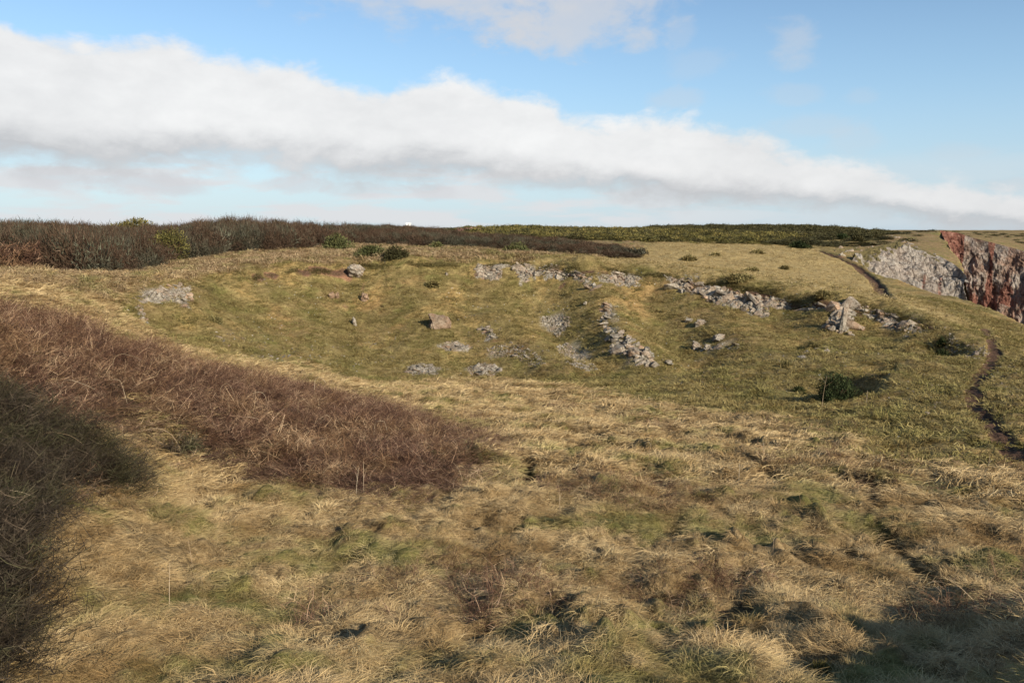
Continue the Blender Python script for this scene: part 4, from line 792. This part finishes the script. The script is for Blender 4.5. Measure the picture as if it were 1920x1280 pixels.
def bush(u, v, pw, ph, k, label, cat, seed):
    p = at(u, v); w_ = pw / F * p[1]; h_ = ph / F * p[1]; z = g1(p[0], p[1]); r = np.random.default_rng(seed)
    e = bpy.data.objects.new('bush', None); COL.objects.link(e); e.location = (p[0], p[1], z - .05); tag(e, label, cat, 'separate bushes and clumps')
    px_ = 1024 / 1920 * F / p[1]; lw = max(.008, .9 / px_)
    if k in ('r', 'r2', 'b', 'p'):
        mt = {'r': M_reddish, 'r2': M_dark, 'b': M_black, 'p': M_pink}[k]; S = twigs(seed, mt, 240, (.55 * h_, 1.1 * h_), lw, w_ * .42, .5, 6, h_ * .3); o = link('foliage', S, e)
    else:
        nb = p[1] < 14
        mt = {'h': M_hum, 'g': M_gorse, 'n': M_green, 'o': M_olive, 'd': M_deep}[k]; o = link('foliage', leafy(seed, mt, int(min(4200, 500 + (pw * ph) * 1.0)), (w_ * .52, w_ * .42, h_ * 1.0), max(.045 if nb else .07, 2.2 / px_), max(.007 if nb else .03, 1.1 / px_ * (.6 if nb else 1)), .35), e)
    st = Strip()
    for q in range(7):
        a = r.uniform(0, 6.3); t_ = np.array((math.cos(a) * w_ * .3, math.sin(a) * w_ * .3, h_ * .55)); st.add([np.zeros(3), t_ * .5 + np.array((0, 0, h_ * .05)), t_], .05 * w_, .02 * w_, np.array((math.sin(a), -math.cos(a), 0)), r.uniform())
    link('stem', st.mesh('stem', M_black), e)
for i, b__ in enumerate(BUSH): bush(*b__, seed=300 + i)

# ------------------------------------------------------------------ dead stalks and arching canes, each one a thing
M_stalk = plant_material('bleached_stalk', [(.24, .16, .09), (.34, .25, .155), (.44, .35, .24), (.52, .44, .32)], rnd=.5)
def tube(pts, r0, r1, k=5):
    pts = [np.array(p, float) for p in pts]; V_, F_ = [], []; n = len(pts)
    for i, p in enumerate(pts):
        t = pts[min(i + 1, n - 1)] - pts[max(i - 1, 0)]; t /= np.linalg.norm(t); a = np.cross(t, (.3, .9, .2)); a /= np.linalg.norm(a); b = np.cross(t, a); rr = r0 + (r1 - r0) * i / (n - 1)
        for j in range(k): th = 6.2832 * j / k; V_.append(p + rr * (a * math.cos(th) + b * math.sin(th)))
    for i in range(n - 1):
        for j in range(k): F_.append((i * k + j, i * k + (j + 1) % k, (i + 1) * k + (j + 1) % k, (i + 1) * k + j))
    return V_, F_
def tube_obj(name, pts, r0, r1, parent=None, hue=.5):
    V_, F_ = tube(pts, r0, r1); me = mesh_np(name, V_, F_, M_stalk); vattr(me, 'hue', [hue] * len(V_)); return link(name, me, parent)
def stalk(u, v, hpx, label, seed, branches=2):
    r = np.random.default_rng(seed); p = at(u, v); L_ = hpx / F * p[1]; w0 = max(.004, .26 * p[1] / 830)
    e = bpy.data.objects.new('dead_stalk', None); COL.objects.link(e); e.location = (p[0], p[1], g1(p[0], p[1])); tag(e, label, 'plant stalk', 'bleached dead stalks standing in the grass')
    lx, ly = r.normal(0, .10, 2) * L_; pts = [(0, 0, -.05), (lx * .2, ly * .2, L_ * .35), (lx * .6, ly * .6, L_ * .7), (lx, ly, L_)]
    tube_obj('stem', pts, w0, w0 * .6, e, r.uniform())
    for b in range(branches):
        f = r.uniform(.45, .85); a = r.uniform(0, 6.3); b0 = np.array((lx * f, ly * f, L_ * f)); q = np.array((math.cos(a) * .22, math.sin(a) * .22, .2)) * L_
        tube_obj('branch', [b0, b0 + q * .5, b0 + q], w0 * .6, w0 * .35, e, r.uniform())
ST = [(1568, 858, 36, 'thin stalk near the edge of the short turf, left of the trodden track'), (1432, 868, 32, 'thin stalk above the middle of the right grass slope'), (1385, 905, 48, 'bleached stalk left of the dark hole on the right slope'), (1541, 765, 62, 'pale branching stalk beside the bramble-filled hollow'), (1625, 752, 26, 'short stalk right of the bramble-filled hollow'),
      (1216, 876, 56, 'tall bleached stalk with a side branch right of centre'), (1096, 838, 44, 'slender stalk behind the trodden hollow'), (1050, 962, 50, 'leaning stalk right of the trodden hollow'), (668, 930, 60, 'left stalk of the forked pair at the foot of the thicket'), (682, 930, 66, 'right stalk of the forked pair at the foot of the thicket'), (722, 895, 40, 'single stalk against the brown thicket foot'),
      (905, 824, 22, 'short stalk on the far grass edge'), (998, 1205, 44, 'thin stalk low in the middle foreground'), (1012, 1100, 34, 'short stalk in the middle foreground'), (892, 1130, 36, 'thin leaning stalk left of the middle foreground'), (1342, 1225, 38, 'left stalk of the pair near the shadow edge'), (1350, 1230, 44, 'right stalk of the pair near the shadow edge'),
      (1735, 1140, 60, 'left thin stalk on the right foreground slope'), (1768, 1140, 56, 'right thin stalk on the right foreground slope'), (1470, 1258, 24, 'short stalk by the low gorse clump'), (1448, 1055, 34, 'thin stalk right of the double hole on the slope'), (1852, 888, 34, 'slender stalk near the cliff path end'), (1636, 860, 26, 'short stalk at the head of the trodden track'), (1180, 1230, 26, 'short stalk at the bottom edge right of centre'), (318, 1140, 90, 'stout reddish stalk in the left foreground'), (1500, 965, 26, 'short stalk in the middle of the right slope'), (360, 1050, 60, 'slanting stalk in the left foreground grass')]
for i, (u, v, h, lb) in enumerate(ST): stalk(u, v, h, lb, 500 + i, 0 if h < 30 else 2)
CANE = [[(0, 865), (-6, -22), (40, -30), (120, -20)], ]
CN = [(75, 845, 80, 30, 0, 'long pale cane arching over the dark thicket edge'), (60, 700, 36, 16, 1, 'short bright cane arching near the left edge of the thicket'), (110, 735, 60, 26, 0, 'flat arching cane on the upper left thicket'), (210, 690, 80, 10, 0, 'thin cane lying almost level in the upper thicket'), (330, 770, 46, 40, 1, 'steep cane on the sunlit part of the thicket'), (240, 745, 30, 30, 1, 'small hooked cane in the middle of the thicket'), (415, 740, 28, 40, 0, 'upright curved cane on the thicket crest'), (505, 745, 36, 46, 1, 'tall pale cane in the right half of the thicket'),
      (560, 770, 30, 34, 0, 'hooked cane near the right part of the thicket crest'), (20, 965, 70, 26, 0, 'cane arching out at the left edge above the lowest thicket'), (350, 690, 50, 24, 1, 'bright cane rising above the thicket toward the hollow'), (590, 735, 24, 30, 0, 'small curved cane on the right thicket crest'), (15, 880, 60, 24, 1, 'pale forked cane on the dark thicket'), (455, 800, 40, 30, 0, 'drooping cane low in the sunlit thicket'), (140, 640, 40, 14, 0, 'thin cane on the shaded crest of the thicket'), (345, 835, 60, 60, 1, 'long cane slanting beside the purple-brown clump'), (625, 800, 26, 40, 1, 'upright cane at the right end of the thicket'), (700, 815, 30, 24, 0, 'low cane at the far right tip of the thicket')]
for i, (u, v, w_, h_, flip, lb) in enumerate(CN):
    p = at(u, v + 22); s = p[1] / F; a, b = w_ * s, max(.25, h_ * s); z0 = g1(p[0], p[1]) + .25; sg = -1 if flip else 1; r0 = max(.003, .27 * p[1] / 830)
    r_ = random.Random(i); a *= r_.uniform(.8, 1.5); b *= r_.uniform(.35, .8); e1 = r_.uniform(.55, 1); e2 = r_.uniform(.1, .9)
    pts = [(0, 0, -.3), (sg * a * r_.uniform(.02, .2), -.1, b * r_.uniform(.4, .8) + .1), (sg * a * r_.uniform(.3, .5), -.2 + r_.uniform(-.2, .2), b + .1), (sg * a * .75, -.3, b * e1 + .1), (sg * a, -.4 + r_.uniform(-.3, .3), b * e1 * e2 + .1)]
    Q_ = np.array(pts); tt = np.linspace(0, 4, 13); Q2 = np.stack([np.interp(tt, range(5), Q_[:, k]) for k in range(3)], -1); Q2[1:-1] = (Q2[:-2] + 2 * Q2[1:-1] + Q2[2:]) / 4
    o = tube_obj('bramble_cane', Q2, r0, r0 * .5, None, .3 + .05 * (i % 6)); o.location = (p[0], p[1], z0); tag(o, lb, 'bramble cane', 'arching bramble canes')

# ------------------------------------------------------------------ white hut far off on the skyline
wm, t_, b_ = mat_new('white_render', .7, .3); t_.put(b_.inputs['Base Color'], t_.mix(t_.noise(geo_pos(t_), .6, 4), (.72, .72, .70), (.82, .82, .80)))
sm, t2, b2 = mat_new('slate_roof', .6, .3); t2.put(b2.inputs['Base Color'], t2.mix(t2.noise(geo_pos(t2), 1.1, 4), (.30, .31, .33), (.42, .43, .45)))
def boxm(name, c, s, mat, parent):
    bm = bmesh.new(); bmesh.ops.create_cube(bm, size=1); bmesh.ops.scale(bm, vec=s, verts=bm.verts); bmesh.ops.translate(bm, vec=c, verts=bm.verts); me = bpy.data.meshes.new(name); bm.to_mesh(me); bm.free(); me.materials.append(mat); return link(name, me, parent)
hp = P(766, 421, 330); hut = bpy.data.objects.new('white_building', None); COL.objects.link(hut); hz_ = g1(hp[0], hp[1]); hut.location = (hp[0], hp[1], hz_); tag(hut, 'tiny white flat-topped building far off on the skyline', 'building')
ht = P(766, 418, 330)[2] - hz_; boxm('wall', (0, 0, ht / 2 - .1), (1.7, 3, ht - .2), wm, hut); boxm('roof', (0, 0, ht - .08), (1.9, 3.2, .2), wm, hut)
boxm('window', (.3, -1.52, ht * .8), (.5, .06, .5), sm, hut)
